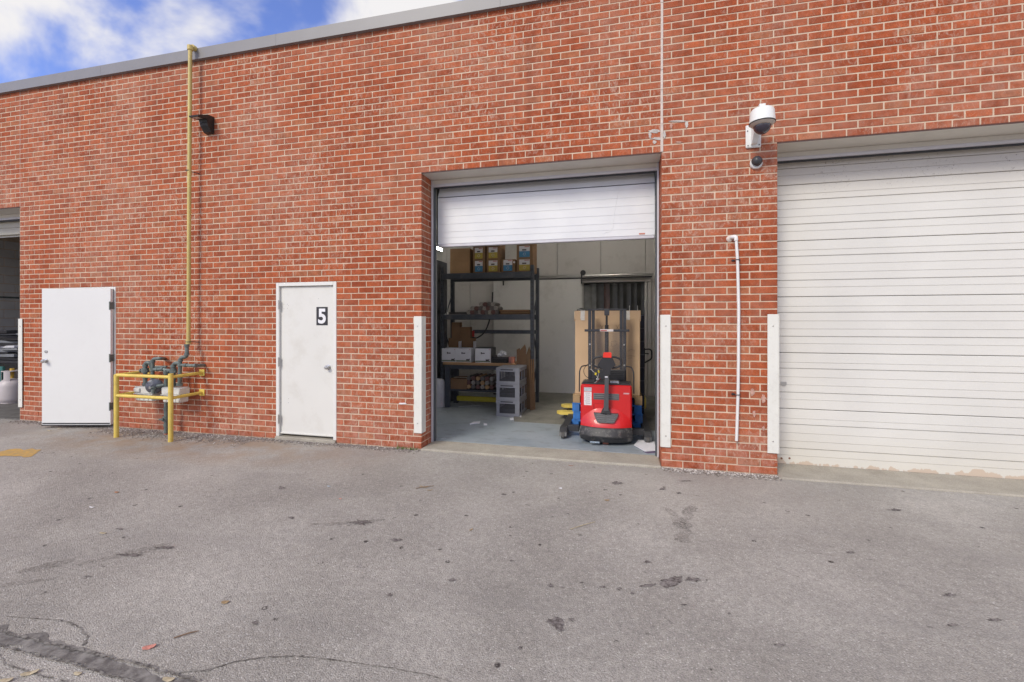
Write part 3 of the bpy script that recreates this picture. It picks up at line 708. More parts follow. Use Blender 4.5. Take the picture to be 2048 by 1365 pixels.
# ---------------------------------------------------------------- wall light
a_, b_ = at_y(405, 233, -.06), at_y(422, 265, -.06)
wl = thing('wall_light', ((a_.x + b_.x) / 2, 0, b_.z), 'dark bronze wall light fixture beside the tall yellow pipe', 'wall light')
x0, x1, z0, z1 = a_.x + .01, a_.x + .135, b_.z, a_.z + .0
q = MB(); q.prism([(-.004, z1), (-.11, z1 - .01), (-.13, z1 - .07), (-.10, z0 + .08), (-.05, z0 + .01), (-.004, z0)], x0, x1, 'yz'); q.build('housing', BRONZE, wl)
hz = z1 - .075; hx0, hx1 = x0 - .015, x1 + .01
q = MB(); q.prism([(-.115, hz + .055), (-.115, hz - .005), (-.25, hz - .022), (-.255, hz - .004)], hx0, hx1, 'yz'); hd = q.build('head', BRONZE, wl)
q = MB(); q.add([(hx0 + .025, -.16, hz - .0125), (hx1 - .025, -.16, hz - .0125), (hx1 - .025, -.235, hz - .0222), (hx0 + .025, -.235, hz - .0222)], [(0, 1, 2, 3)]); q.build('lens', mat('frosted_lens', (.42, .40, .37), .2, .05), hd)
q = MB()
for k in range(5): xx = x0 + .025 + k * .026; q.box(xx - .004, xx + .004, -.118, -.112, z0 + .11, z0 + .16)
q.build('cooling_fin', BRONZE, wl)
# ---------------------------------------------------------------- dome cameras
CAMW = mat('camera_white', (.78, .79, .77), .35, .02, 5)
def PC(x, y, yy): return at_y(1440 + x / 7.583, 180 + y / 7.583, yy)
a_, b_ = PC(388, 590, -.01), PC(620, 872, -.01)
sc = thing('security_camera', ((a_.x + b_.x) / 2, 0, (a_.z + b_.z) / 2), 'large white dome security camera on a wall arm above the pier', 'security camera')
q = MB(); q.box(a_.x, b_.x, -.022, -.003, b_.z, a_.z + .03, .008); q.build('mount_plate', CAMW, sc)
for (x, y) in ((418, 628), (425, 850), (594, 832)):
    p = PC(x, y, -.023); q = MB(); q.lathe([(0, -.0265), (.006, -.026), (.006, -.022)], (p.x, 0, p.z), 'y', 8); q.build('screw', BLK, sc)
cx_ = (a_.x + b_.x) / 2; yc2 = -.29
ctop = PC(640, 285, yc2); crim = PC(640, 500, yc2)
q = MB(); q.prism([(-.022, b_.z + .02), (-.022, a_.z + .02), (-.20, crim.z + .12), (yc2 + .03, ctop.z + .035), (yc2 - .03, ctop.z + .035), (yc2 - .03, ctop.z - .0), (-.20, crim.z + .03), (-.07, b_.z + .03)], cx_ - .026, cx_ + .026, 'yz'); q.build('arm', CAMW, sc)
xc = ctop.x; r1 = .112
q = MB(); q.lathe([(0, ctop.z + .03), (.03, ctop.z + .028), (.036, ctop.z + .0), (.09, ctop.z - .010), (r1 - .008, ctop.z - .03), (r1, crim.z + .012), (r1 + .003, crim.z)], (xc, yc2, 0), 'z', 36); q.build('housing', CAMW, sc, 45)
q = MB(); q.lathe([(.0, crim.z - .001), (r1 + .004, crim.z - .001), (r1 + .003, crim.z - .007), (.0, crim.z - .008)], (xc, yc2, 0), 'z', 36); q.build('gasket', BLKM, sc, 30)
q = MB(); q.lathe([(.0, crim.z - .009), (r1 - .002, crim.z - .009), (r1 - .02, crim.z - .028), (.080, crim.z - .034)], (xc, yc2, 0), 'z', 36); q.build('rim', mat('camera_beige', (.48, .43, .38), .4), sc, 30)
GLS = mat('smoked_dome', (.035, .028, .045), .08, .05, 5, coat=.6)
q = MB(); q.lathe([(.078 * cos(t_ * pi / 16), crim.z - .030 - .080 * sin(t_ * pi / 16)) for t_ in range(0, 8)] + [(.004, crim.z - .110)], (xc, yc2, 0), 'z', 30); q.build('dome', GLS, sc, 60)
q = MB(); q.lathe([(0, ctop.z + .045), (.022, ctop.z + .042), (.036, ctop.z + .02), (.038, ctop.z)], (xc, yc2 + .01, 0), 'z', 18); q.build('cap', mat('camera_grey', (.50, .53, .50), .5), sc, 45)
p = PC(560, 1090, -.04)
s2 = thing('security_camera', (p.x, 0, p.z), 'small dark turret camera below the white dome camera', 'security camera')
Rm = Matrix.Rotation(radians(-28), 4, 'X') @ Matrix.Rotation(radians(20), 4, 'Z')
q = MB(); q.lathe([(0, 0), (.058, 0), (.060, -.012), (.052, -.026), (.0, -.026)], (p.x, -.003, p.z - .008), 'y', 28); q.build('base', CAMW, s2, 40)
q = MB(); q.lathe([(.048, .02)] + [(.050 * cos(t_ * pi / 16), -.050 * sin(t_ * pi / 16)) for t_ in range(0, 6)] + [(.024, -.044), (.0, -.0445)], (p.x, -.040, p.z + .006), 'y', 26, Rm); q.build('ball', mat('camera_charcoal', (.045, .045, .05), .4), s2, 40)
q = MB(); q.lathe([(0, -.0458), (.014, -.0458), (.016, -.0446)], (p.x, -.040, p.z + .006), 'y', 16, Rm); q.build('lens', GLS, s2, 40)

# ---------------------------------------------------------------- the room behind the dock door
WALLI = mat('inner_wall_paint', (.42, .41, .39), .8, .06, 2, dirt=(.15, .13, .11), dirt_scale=2)
DARKW = mat('dark_wall', (.06, .055, .05), .85, .2, 3)
def roomwall(name, *b_): q = MB(); q.box(*b_); return struct(name, q, WALLI)
roomwall('interior_wall', RX0 - .1, RX0, .3, RY1, -.02, RZ); roomwall('interior_wall', RX1, RX1 + .1, .3, RY1, -.02, RZ)
roomwall('interior_wall', RX0 - .1, RX1 + .1, RY1, RY1 + .1, -.02, RZ)
q = MB(); q.box(RX0 - .1, RX1 + .1, .32, RY1 + .1, RZ, RZ + .04); struct('interior_ceiling', q, DARKW)
q = MB(); q.box(RX0 - .1, XL - .26, .296, .40, -.02, RZ); q.box(XR + .26, RX1 + .1, .296, .40, -.02, RZ); q.box(XL - .26, XR + .26, .44, .50, Z44 + .03, RZ); struct('interior_wall', q, WALLI)
# cold room
YB = 4.15
cr_ = thing('cold_room', (-1, YB, 0), 'pale panelled cold room wall at the back of the warehouse', 'cold room')
PAN = mat('cold_panel', (.50, .48, .46), .5, .04, 1.5, dirt=(.2, .18, .15), dirt_scale=2.5, dirt_amt=.4)
PANL = mat('cold_door_panel', (.66, .65, .63), .45, .03, 1.5, dirt=(.3, .28, .25), dirt_scale=2.5, dirt_amt=.4)
xd0, xd1 = WX(1167, YB), WX(1289, YB); zdt = at_y(1200, 566, YB).z
seams = [WX(u, YB) for u in (893, 940, 1000, 1058, 1114.5, 1201.5, 1291)] + [RX1]
for i in range(len(seams) - 1):
    a, c_ = seams[i] + .004, seams[i + 1] - .004
    lo = .0
    for (xa, xb, z0, z1) in ((a, min(c_, xd0), 0, zdt), (max(a, xd1), c_, 0, zdt), (a, c_, zdt + .002, 4.0)):
        if xb - xa > .02: q = MB(); q.box(xa, xb, YB, YB + .10, z0, z1, .004); q.build('wall_panel', PAN, cr_)
q = MB(); q.box(seams[0] - .1, seams[0], YB, RY1 - .5, 0, 4.0); q.build('side_wall', PAN, cr_)
q = MB(); q.box(seams[0], xd0 - .001, YB + .105, YB + .13, 0, 4); q.box(xd1, RX1, YB + .105, YB + .13, 0, 4); q.box(xd0 - .0005, xd1 - .0005, YB + .105, YB + .13, zdt + .1, 4); q.box(seams[0], RX1, 7, 7.1, 0, 4); q.build('backing', DARKW, cr_)
fz = at_y(1200, 551, YB).z
q = MB(); q.box(xd0 - .10, xd1 + .13, YB - .05, YB - .001, zdt, zdt + .06, .01); q.box(xd0 - .1, xd1 + .13, YB - .035, YB - .001, zdt + .062, fz - .02, .006); q.box(xd1, xd1 + .05, YB - .05, YB - .001, 0, zdt - .001, .01); q.box(xd1 + .055, xd1 + .13, YB - .035, YB - .001, 0, zdt - .001, .006); q.build('door_frame', PAN, cr_)
# sliding door on its rail
sdr = thing('sliding_door', (WX(1100, YB), YB - .1, .1), 'tall white sliding cold room door hanging from a rail', 'sliding door')
xs0, xs1 = WX(988, YB - .1), WX(1164.5, YB - .1); zs0, zs1 = at_y(1100, 793, YB - .1).z, at_y(1120, 560, YB - .1).z
q = MB(); q.box(xs0, xs1, YB - .15, YB - .07, zs0 + .03, zs1, .008); q.build('panel', PANL, sdr)
q = MB(); q.box(xs0, xs1, YB - .155, YB - .065, zs0 - .01, zs0 + .029, .004); q.build('gasket', BLKM, sdr)
zr = at_y(1150, 552.5, YB - .13).z
q = MB(); q.tube([(WX(990, YB - .13), YB - .13, zr), (WX(1306, YB - .13), YB - .13, zr)], .022, 10); q.build('rail', STEEL, sdr, 40)
q = MB(); q.box(WX(990, YB - .1), WX(1304, YB - .1), YB - .10, YB - .051, zr - .055, zr - .03); q.build('rail_bracket', BLKM, sdr)
p = at_y(1166, 546, YB - .14)
for u in (1166, 1010):
    X_ = WX(u, YB - .14); q = MB(); q.lathe([(0, -.17), (.05, -.17), (.055, -.15), (.05, -.13), (0, -.13)], (X_, YB, zr + .06), 'y', 16); q.box(X_ - .04, X_ - .01, YB - .185, YB - .172, zs1 - .1, zr + .06); q.build('roller', BLKM, sdr, 40)
# strip curtain in the doorway
n_ = 9
STRIP = [mat('strip_dark', (.03, .03, .028), .25, .4, 3), mat('strip_clear', (.12, .12, .11), .2, .4, 3), mat('strip_red_tint', (.07, .035, .03), .25, .4, 3)]
cu_ = thing('strip_curtain', ((xd0 + xd1) / 2, YB + .05, zdt), 'dark plastic strip curtain in the cold room doorway', 'strip curtain')
wst = (xd1 - xd0) / n_
for k in range(n_):
    xa = xd0 + k * wst; yo = YB + .03 + (k % 2) * .012; pts = []
    nn = 6; poly = [(xa - .01 + (wst + .02) * i / nn, yo + .010 * sin(pi * i / nn)) for i in range(nn + 1)]; poly += [(x, y + .003) for x, y in reversed(poly)]
    q = MB(); q.prism(poly, .02, zdt - .01 - (.0 if k != 0 else .03), 'xy'); q.build('strip', STRIP[[1, 1, 0, 2, 0, 0, 0, 0, 0][k]], cu_, 40)
for u in (1229, 1259, 1275): # thin pale steel strips standing in for cold room light between the strips
    X_ = WX(u, YB + .02); q = MB(); q.box(X_ - .006, X_ + .006, YB + .020, YB + .026, .02, zdt * (.80 if u > 1240 else .72)); q.build('light_gap_strip', STEEL, cu_)
# ramp in front of the cold room
ra = [at_z(1028, 848, .015), at_z(1128, 857, .015)]; rb = [at_z(1073, 796, .03)]
xr0, xr1 = at_z(1030, 850, 0).x, RX1 - .02
yr0 = at_z(1100, 853, 0).y
q = MB(); V = [(xr0 - .05, yr0 + .12, .0145), (xr1, yr0 - .02, .0145), (xr1, YB - .16, .10), (xs0 + .42, YB - .16, .10), (xr0 - .05, yr0 + .12, -.02), (xr1, yr0 - .02, -.02), (xr1, YB - .16, -.02), (xs0 + .42, YB - .16, -.02)]
q.add(V, [(0, 1, 2, 3), (4, 7, 6, 5), (0, 3, 7, 4), (0, 4, 5, 1), (1, 5, 6, 2), (2, 6, 7, 3)]); struct('concrete_ramp', q, RAMPM)
# ceiling light
m_ = bpy.data.materials.new('lit_tube'); m_.use_nodes = True; b_ = m_.node_tree.nodes['Principled BSDF']; b_.inputs['Emission Color'].default_value = (1, .95, .86, 1); b_.inputs['Emission Strength'].default_value = 42; TUBE = m_
lp = ray(879, 499); kk = (4.35 - HC) / lp.z; LX, LY = lp.x * kk, -DW + lp.y * kk
for i, (x, y) in enumerate(((LX, LY), (LX + 1.9, 5.0 - 2.6), (RX1 - 1.6, 2.2))):  # the far lamp shows; the stacker one is added unseen to brighten the room
    cl = thing('ceiling_light', (x, y, 4.35), ['long fluorescent ceiling light glowing at the far left of the warehouse', 'fluorescent ceiling light above the storage rack, hidden by the raised door', 'added unseen fluorescent ceiling light brightening the room above the stacker, behind the raised door'][i], 'ceiling light', 'warehouse ceiling lights')
    q = MB(); q.box(x - .12, x + .12, y - .9, y + .9, 4.37, 4.44, .01); q.build('fixture', WHITE, cl)
    for dx in (-.06, .06): q = MB(); q.tube([(x + dx, y - .87, 4.35), (x + dx, y + .87, 4.35)], .018, 8); q.build('tube', TUBE, cl, 60)
    q = MB(); q.box(x - .004, x + .004, y - .6, y - .59, 4.44, RZ); q.box(x - .004, x + .004, y + .59, y + .6, 4.44, RZ); q.build('hanger', STEEL, cl)

# ---------------------------------------------------------------- storage rack and work table
def PI_(x, y): return 850 + x / 2.73, 440 + y / 2.73
YR = at_z(*PI_(112, 1022)).y; YR2 = YR + .48
RK = mat('rack_paint', (.050, .058, .075), .4, .15, 7, dirt=(.14, .13, .12), dirt_scale=7, dirt_amt=.5)
def ax(x, y, yy): return at_y(*PI_(x, y), yy)
xl, xr = ax(94, 600, YR).x, ax(584, 600, YR).x
rk = thing('storage_rack', ((xl + xr) / 2, YR, 0), 'tall blue grey pallet rack with boxes on its top shelf', 'rack')
ztopr = ax(605, 245, YR).z
for x in (xl, xr):
    for y in (YR, YR2):
        q = MB(); w_ = .030; q.box(x - w_, x - w_ + .004, y, y + .07, .02, ztopr); q.box(x + w_ - .004, x + w_, y, y + .07, .02, ztopr); 
        q.box(x - w_ + .0045, x + w_ - .0045, y, y + .004, .02, ztopr)
        up = q.build('upright', RK, rk)
        if y == YR:
            q = MB(); z = .1
            while z < ztopr - .05:
                for dx in (-.016, .016): q.box(x + dx - .006, x + dx + .006, y - .0012, y - .0003, z, z + .028)
                z += .075
            h = q.build('slot', BLK, up)
    q = MB(); z = .3; fl_ = 0
    while z < ztopr - .5:
        y0, y1 = (YR + .05, YR2) if fl_ % 2 == 0 else (YR2, YR + .05); q.tube([(x, y0, z), (x, y1, z + .55)], .014, 6); z += .6; fl_ += 1
    q.build('brace', RK, rk)
beams = [(ax(300, 290, YR).z, ax(300, 322, YR).z, YR), (ax(300, 517, YR).z, ax(300, 545, YR).z, YR), (ax(500, 602, YR2).z, ax(500, 622, YR2).z, YR2)]
for (z1, z0, y) in beams[:2]:
    for yy in (YR - .02, YR2 + .02):
        q = MB(); q.box(xl + .02, xr - .02, yy - .02, yy + .03, z0, z1, .006); q.build('beam', RK, rk)
    q = MB(); q.box(xl + .05, xr - .05, YR + .012, YR2 - .002, z1 - .03, z1 - .006); q.build('deck', mat('deck_board', (.12, .085, .055), .8, .2, 4), rk)
(z1, z0, y) = beams[2]; q = MB(); q.box(ax(265, 600, YR2).x, xr, y - .04, y, z0, z1, .006); q.build('beam', RK, rk)
q = MB(); p = ax(262, 620, YR2 - .06); q.box(p.x - .03, p.x + .03, YR2 - .1, YR2 - .05, p.z - .07, p.z + .05, .01); q.build('beam_end_stop', mat('red_plastic', (.35, .02, .02), .5), rk)
cable = [ax(370, 395, YR2), ax(365, 480, YR2), ax(350, 560, YR2 - .05), ax(325, 620, YR2 - .1), ax(280, 648, YR2 - .1), ax(255, 640, YR2 - .1)]
q = MB(); q.tube(rnd_path(cable, .2), .014, 7); o = q.build('hose', BLK, None, 50); tag(o, 'black hose looping down behind the rack', 'hose')

CARD = mat('cardboard', (.36, .22, .115), .85, .08, 4, bump=.1, bscale=60)
CARDD = mat('cardboard_brown', (.20, .115, .06), .85, .1, 4)
CARDL = mat('cardboard_light', (.58, .40, .245), .85, .05, 2.5, bump=.1, bscale=40)
TAPE = mat('clear_tape', (.66, .62, .56), .3, .1, 30)
LBW = mat('label_white', (.62, .62, .66), .5); LBB = mat('label_blue', (.05, .20, .38), .5, .25, 40); LBY = mat('label_yellow', (.42, .33, .06), .5, .25, 40); LBK = mat('label_ink', (.05, .04, .05), .6); LBR = mat('label_red_ink', (.4, .05, .04), .6)
def carton(x0, x1, y0, y1, z0, z1, label, m_=CARD, group=None, name='cardboard_box', cat='box'):
    r = thing(name, ((x0 + x1) / 2, y0, z0), label, cat, group)
    q = MB(); q.box(x0, x1, y0, y1, z0, z1, .004); q.build('body', m_, r)
    q = MB(); xm = (x0 + x1) / 2; q.box(x0 + .01, x1 - .01, (y0 + y1) / 2 - .025, (y0 + y1) / 2 + .025, z1 + .0002, z1 + .0012); q.build('tape', TAPE, r)
    return r
zt0 = beams[0][0]
YT = YR + .06
def col_x(a, b): return ax(a, 200, YT).x, ax(b, 200, YT).x
zA, zB, zC = ax(300, 284, YT).z, ax(300, 221, YT).z, ax(300, 150, YT).z
hh = zB - zt0; tt = [zt0 + .001, zt0 + hh, zt0 + hh * 2 + .003]
a, c_ = col_x(136, 243); 
carton(a, c_, YT, YT + .5, zt0, zt0 + hh * .98, 'plain brown carton, lower of two at the left end of the top shelf', CARD)
carton(a, c_, YT + .01, YT + .5, zt0 + hh * .985, zt0 + hh * 1.97, 'plain brown carton, upper of two at the left end of the top shelf', CARD)
def labelled(col, row, kind, label, name='labelled_carton'):
    a, c_ = col_x(*col); z0 = zt0 + row * (hh + .002); r = carton(a, c_, YT, YT + .36, z0, z0 + hh, label, CARDD, 'printed cartons on the top shelf of the rack', name)
    w_ = c_ - a; xa, xb = a + w_ * .16, a + w_ * .80; zt_ = z0 + hh * .95; zb_ = z0 + hh * .12; zm = z0 + hh * .56
    q = MB(); q.box(xa, xb, YT - .0015, YT - .0004, zm + .0005, zt_); lb = q.build('label', LBW, r)
    q = MB(); q.box(xa, xb, YT - .0015, YT - .0004, zb_, zm); q.build('label_band', LBB if kind == 'b' else LBY, r)
    q = MB(); q.box(xa + (xb - xa) * .28, xa + (xb - xa) * .68, YT - .0026, YT - .0018, zm + .01, zm + .035)
    q.build('print', LBK, lb); q = MB(); q.box(xa + (xb - xa) * .5, xb - .01, YT - .0026, YT - .0018, zt_ - .02, zt_ - .008); q.build('print', LBR, lb)
    q = MB(); q.tube([((xa + xb) / 2 + .022 * cos(t_ * pi / 6), YT - .003, (zb_ + zm) / 2 + .022 * sin(t_ * pi / 6)) for t_ in range(12)], .002, 4, closed=True); q.build('print', LBW, lb)
    return r
labelled((262, 328), 0, 'b', 'blue labelled carton in the lower row beside the plain brown cartons')
labelled((262, 328), 1, 'y', 'yellow labelled carton above a blue labelled one, beside the plain cartons')
labelled((336, 410), 0, 'y', 'yellow labelled carton directly under another yellow labelled carton')
labelled((336, 410), 1, 'y', 'yellow labelled carton directly on top of another yellow labelled carton')
c5 = labelled((416, 492), 0, 'b', 'blue labelled carton with a round white sticker and nothing on top')
p = ax(487, 232, YT); q = MB(); q.lathe([(0, YT - .003), (.018, YT - .003), (.018, YT - .002)], (p.x, 0, p.z), 'y', 14); q.build('round_sticker', LBW, c5)
labelled((500, 590), 0, 'y', 'yellow labelled carton at the right end of the top shelf, lower row')
labelled((500, 590), 1, 'b', 'blue labelled carton at the right end of the top shelf, upper row')
for col, lab in (((262, 328), 'third carton up beside the plain cartons, mostly hidden by the raised door'), ((336, 410), 'third carton up above the two yellow labelled ones, mostly hidden'), ((500, 590), 'third carton up at the right end, mostly hidden by the raised door')): labelled(col, 2, 'b', lab)

# middle shelf: rolls and folded flats
zs = beams[1][0]
def roll(cx, z, r, y0, ln, m_): q = MB(); q.tube([(cx, y0, z), (cx, y0 + ln, z)], r, 12); return q.build('paper_roll', m_, None, 40)
rm = [mat('roll_white', (.26, .235, .215), .7, .25, 40), mat('roll_grey', (.11, .095, .09), .7, .25, 40), mat('roll_red', (.12, .055, .05), .7, .25, 40)]
i = 0
for row, (xa, xb) in enumerate(((235, 405), (255, 400), (300, 385))):
    n_ = [9, 7, 4][row]
    for k in range(n_):
        x = ax(xa + (xb - xa) * (k + .5) / n_, 500, YR + .1).x; r_ = .040
        o = roll(x, zs + r_ + row * r_ * 1.75, r_, YR + .03 + rnd.uniform(0, .03), .36, rm[(k * 5 + row * 3) % 3])
        tag(o, 'paper roll in the heap stacked on the middle rack shelf', 'paper roll', 'paper rolls heaped on the middle shelf')
def flats(name, xa, xb, n_, z, yy, m_s, label, th=.012, dep=.42):
    r = thing(name, (ax(xa, 500, yy).x, yy, z), label, 'cardboard stack')
    for k in range(n_):
        q = MB(); dx = rnd.uniform(-.02, .02); q.box(ax(xa, 500, yy).x + dx, ax(xb, 500, yy).x + dx, yy + rnd.uniform(0, .03), yy + dep, z + k * th, z + k * th + th * .8); q.build('flat_box', m_s[k % len(m_s)], r)
    return r
flats('flat_box_stack', 410, 570, 7, zs, YR + .05, [CARDD, CARDD, CARD], 'flattened brown cartons stacked right of the paper rolls')
flats('flat_box_stack', 125, 245, 4, zs, YR + .03, [rm[1], BLKM], 'thin dark flattened cartons left of the paper rolls')

# work table
YW = YR - .13; zt_ = ax(300, 782, YW).z; xa, xb = ax(97, 790, YW).x, ax(494, 790, YW).x
tb = thing('work_table', ((xa + xb) / 2, YW, 0), 'wooden topped work table holding white boxes inside the rack', 'table')
q = MB(); q.box(xa, xb, YW, YW + .52, zt_ - .045, zt_, .006); q.build('table_top', mat('worn_plywood', (.34, .20, .10), .6, .15, 3), tb)
for x, y in ((xa + .07, YW + .03), (xb - .1, YW + .03), (xa + .07, YW + .45), (xb - .1, YW + .45)):
    q = MB(); q.box(x - .045, x + .045, y, y + .06, .016, zt_ - .046, .004); q.build('leg', RK, tb)
zsh = ax(300, 935, YW).z
q = MB(); q.box(xa + .12, xb - .15, YW + .08, YW + .5, zsh - .03, zsh, .004); q.build('shelf', RK, tb)
q = MB(); q.box(xa + .12, xb - .15, YW + .0305, YW + .06, zt_ - .12, zt_ - .0465, .004); q.build('apron', RK, tb)
def cowbox(u0, u1, label, flap=True, y0=None):
    y0 = y0 or YW + .05; x0, x1 = ax(u0, 740, y0).x, ax(u1, 740, y0).x; z1 = ax(u0, 702, y0).z; z0 = zt_ + .001
    r = thing('printed_box', ((x0 + x1) / 2, y0, z0), label, 'box', 'white printed boxes on the work table')
    q = MB(); w_ = .003; q.box(x0, x1, y0, y0 + w_, z0, z1); q.box(x0, x0 + w_, y0 + w_ + .0003, y0 + .3, z0, z1); q.box(x1 - w_, x1, y0 + w_ + .0003, y0 + .3, z0, z1); q.box(x0 + w_ + .0003, x1 - w_ - .0003, y0 + .3, y0 + .303, z0, z1); q.box(x0 + .004, x1 - .004, y0 + .004, y0 + .299, z0, z0 + .003)
    q.build('body', LBW if True else CARD, r)
    if flap:
        zf = ax(u0, 645, y0 + .3).z; q = MB(); q.box(x0 + .005, x1 - .004, y0 + .3035, y0 + .307, z1 - .02, zf); q.build('flap', CARDD, r)
        q = MB(); q.box(x1 - .003, x1 - .001, y0 + .15, y0 + .30, z1 + .001, z1 + .12); q.build('flap', LBW, r)
    else: q = MB(); q.box(x0 - .012, x1 + .012, y0 + .03, y0 + .31, z0, z1 + .012); q.build('tray', BLKM, r)
    q = MB(); xm = (x0 + x1) / 2; zm = z0 + (z1 - z0) * .66; q.box(xm - .035, xm - .015, y0 - .0015, y0 - .0004, zm - .015, zm + .018); q.box(xm - .012, xm + .035, y0 - .0015, y0 - .0004, zm - .010, zm + .008); q.build('logo', LBK, r)
    q = MB(); q.box(x0 + .004, x1 - .004, y0 - .0012, y0 - .0003, z0 + .01, z0 + .035); q.build('meadow_band', mat('print_green_grey', (.16, .20, .15), .6, .4, 60), r)
    q = MB(); q.box(x1 - .085, x1 - .03, y0 - .0025, y0 - .0014, z0 + .035, z0 + .058); q.box(x1 - .03, x1 - .018, y0 - .0025, y0 - .0014, z0 + .044, z0 + .066)
    for dx in (-.082, -.070, -.045, -.036): q.box(x1 + dx, x1 + dx + .005, y0 - .0025, y0 - .0014, z0 + .018, z0 + .0348)
    q.build('cow_print', LBK, r); q = MB(); q.lathe([(0, y0 - .002), (.007, y0 - .002), (.007, y0 - .001)], (x1 - .02, 0, z1 - .02), 'y', 8); q.build('dot', LBR, r)
cowbox(92, 168, 'open white printed box at the left end of the work table'); cowbox(169, 250, 'open white printed box touching another, second along the table'); cowbox(274, 357, 'closed white printed box in a black tray near the basket', False)
# brown boxes hanging behind them
for (u0, u1, v0, v1, lab) in ((145, 190, 560, 640, 'brown open box leaning behind the white boxes, taller one'), (190, 246, 585, 650, 'brown open box leaning behind the white boxes, shorter one')):
    y0 = YW + .38; q0, q1 = ax(u0, v0, y0), ax(u1, v1, y0); carton(q0.x, q1.x, y0, y0 + .12, zt_, q0.z, lab, CARDD)
# basket with rags, cup
y0 = YW + .06; a, c_ = ax(366, 745, y0), ax(448, 785, y0)
bk = thing('basket', ((a.x + c_.x) / 2, y0, zt_), 'black plastic basket full of white rags on the table', 'basket')
q = MB(); X0, X1, Z1 = a.x, c_.x, a.z
for zz in (zt_ + .004, zt_ + .045, zt_ + .09): q.box(X0, X1, y0, y0 + .006, zz, zz + .014); q.box(X0, X0 + .006, y0 + .007, y0 + .25, zz, zz + .014); q.box(X1 - .006, X1, y0 + .007, y0 + .25, zz, zz + .014)
k = X0
while k < X1: q.box(k, k + .008, y0 + .001, y0 + .005, zt_ + .0185, zt_ + .0445); k += .03
q.box(X0 + .007, X1 - .007, y0 + .02, y0 + .24, zt_, zt_ + .08); q.build('body', BLK, bk)
def crumple(c, r, name, m_, parent=None, seed=1, sq=.7):
    R = random.Random(seed); q = MB(); n = 9; mm = 6; V = []; Fc = []
    for i in range(mm + 1):
        for j in range(n):
            f = pi * i / mm; a = 2 * pi * j / n; k = r * R.uniform(.6, 1.1); V.append((c[0] + k * sin(f) * cos(a), c[1] + k * sin(f) * sin(a), c[2] + k * sq * cos(f)))
    for i in range(mm):
        for j in range(n): Fc.append((i * n + j, i * n + (j + 1) % n, (i + 1) * n + (j + 1) % n, (i + 1) * n + j))
    q.add(V, Fc); return q.build(name, m_, parent)
RAG = mat('white_rag', (.62, .63, .64), .9, .15, 20)
for j, (u, v, r_) in enumerate(((410, 738, .06), (432, 730, .055), (418, 722, .045), (385, 745, .04))):
    p = ax(u, v, y0 + .1); o = crumple(p, r_, 'rag', RAG if j < 3 else rm[1], None, j); tag(o, ['crumpled white rag in the middle of the basket', 'crumpled white rag at the right of the basket', 'topmost crumpled white rag in the basket', 'grey green rag at the left of the basket'][j], 'rag', 'rags in the black basket')
a, c_ = ax(452, 745, y0), ax(470, 788, y0); o = carton(a.x, ax(484, 745, y0).x, y0 + .06, y0 + .14, zt_, ax(450, 750, y0).z, 'small pink and white carton behind the orange cup', mat('pink_pack', (.42, .2, .19), .6, .3, 30), None, 'small_carton', 'carton')
p = ax(477, 788, y0); q = MB(); q.lathe([(0, zt_ + .001), (.030, zt_ + .001), (.036, zt_ + .11), (.033, zt_ + .11), (.028, zt_ + .01)], (p.x, y0 + .03, 0), 'z', 18); o = q.build('paper_cup', mat('cup_orange', (.62, .26, .17), .5, .2, 20), None, 40); tag(o, 'orange paper cup at the right end of the work table', 'cup')
# under the table
a, c_ = ax(130, 868, YW + .1), ax(228, 935, YW + .1); carton(a.x, c_.x, YW + .10, YW + .55, zsh + .001, a.z, 'brown carton on the lower shelf of the work table', CARDD)
for row in range(3):
    for k in range(6):
        x = ax(240 + k * 25, 900, YW + .14).x; o = roll(x, zsh + .05 + row * .075, .038, YW + .12, .5, rm[(k + row * 2) % 3] if (k + row) % 4 else CARD); tag(o, 'paper roll piled on the lower shelf of the work table', 'paper roll', 'paper rolls under the work table')
a, c_ = ax(172, 962, YW + .2), ax(392, 998, YW + .2)
q = MB(); q.box(a.x, c_.x, YW + .2, YW + .26, max(.03, c_.z), a.z, .01); o = q.build('floor_barrier', mat('barrier_yellow', (.36, .30, .02), .5, .1, 5)); tag(o, 'yellow steel floor barrier lying under the work table', 'barrier')
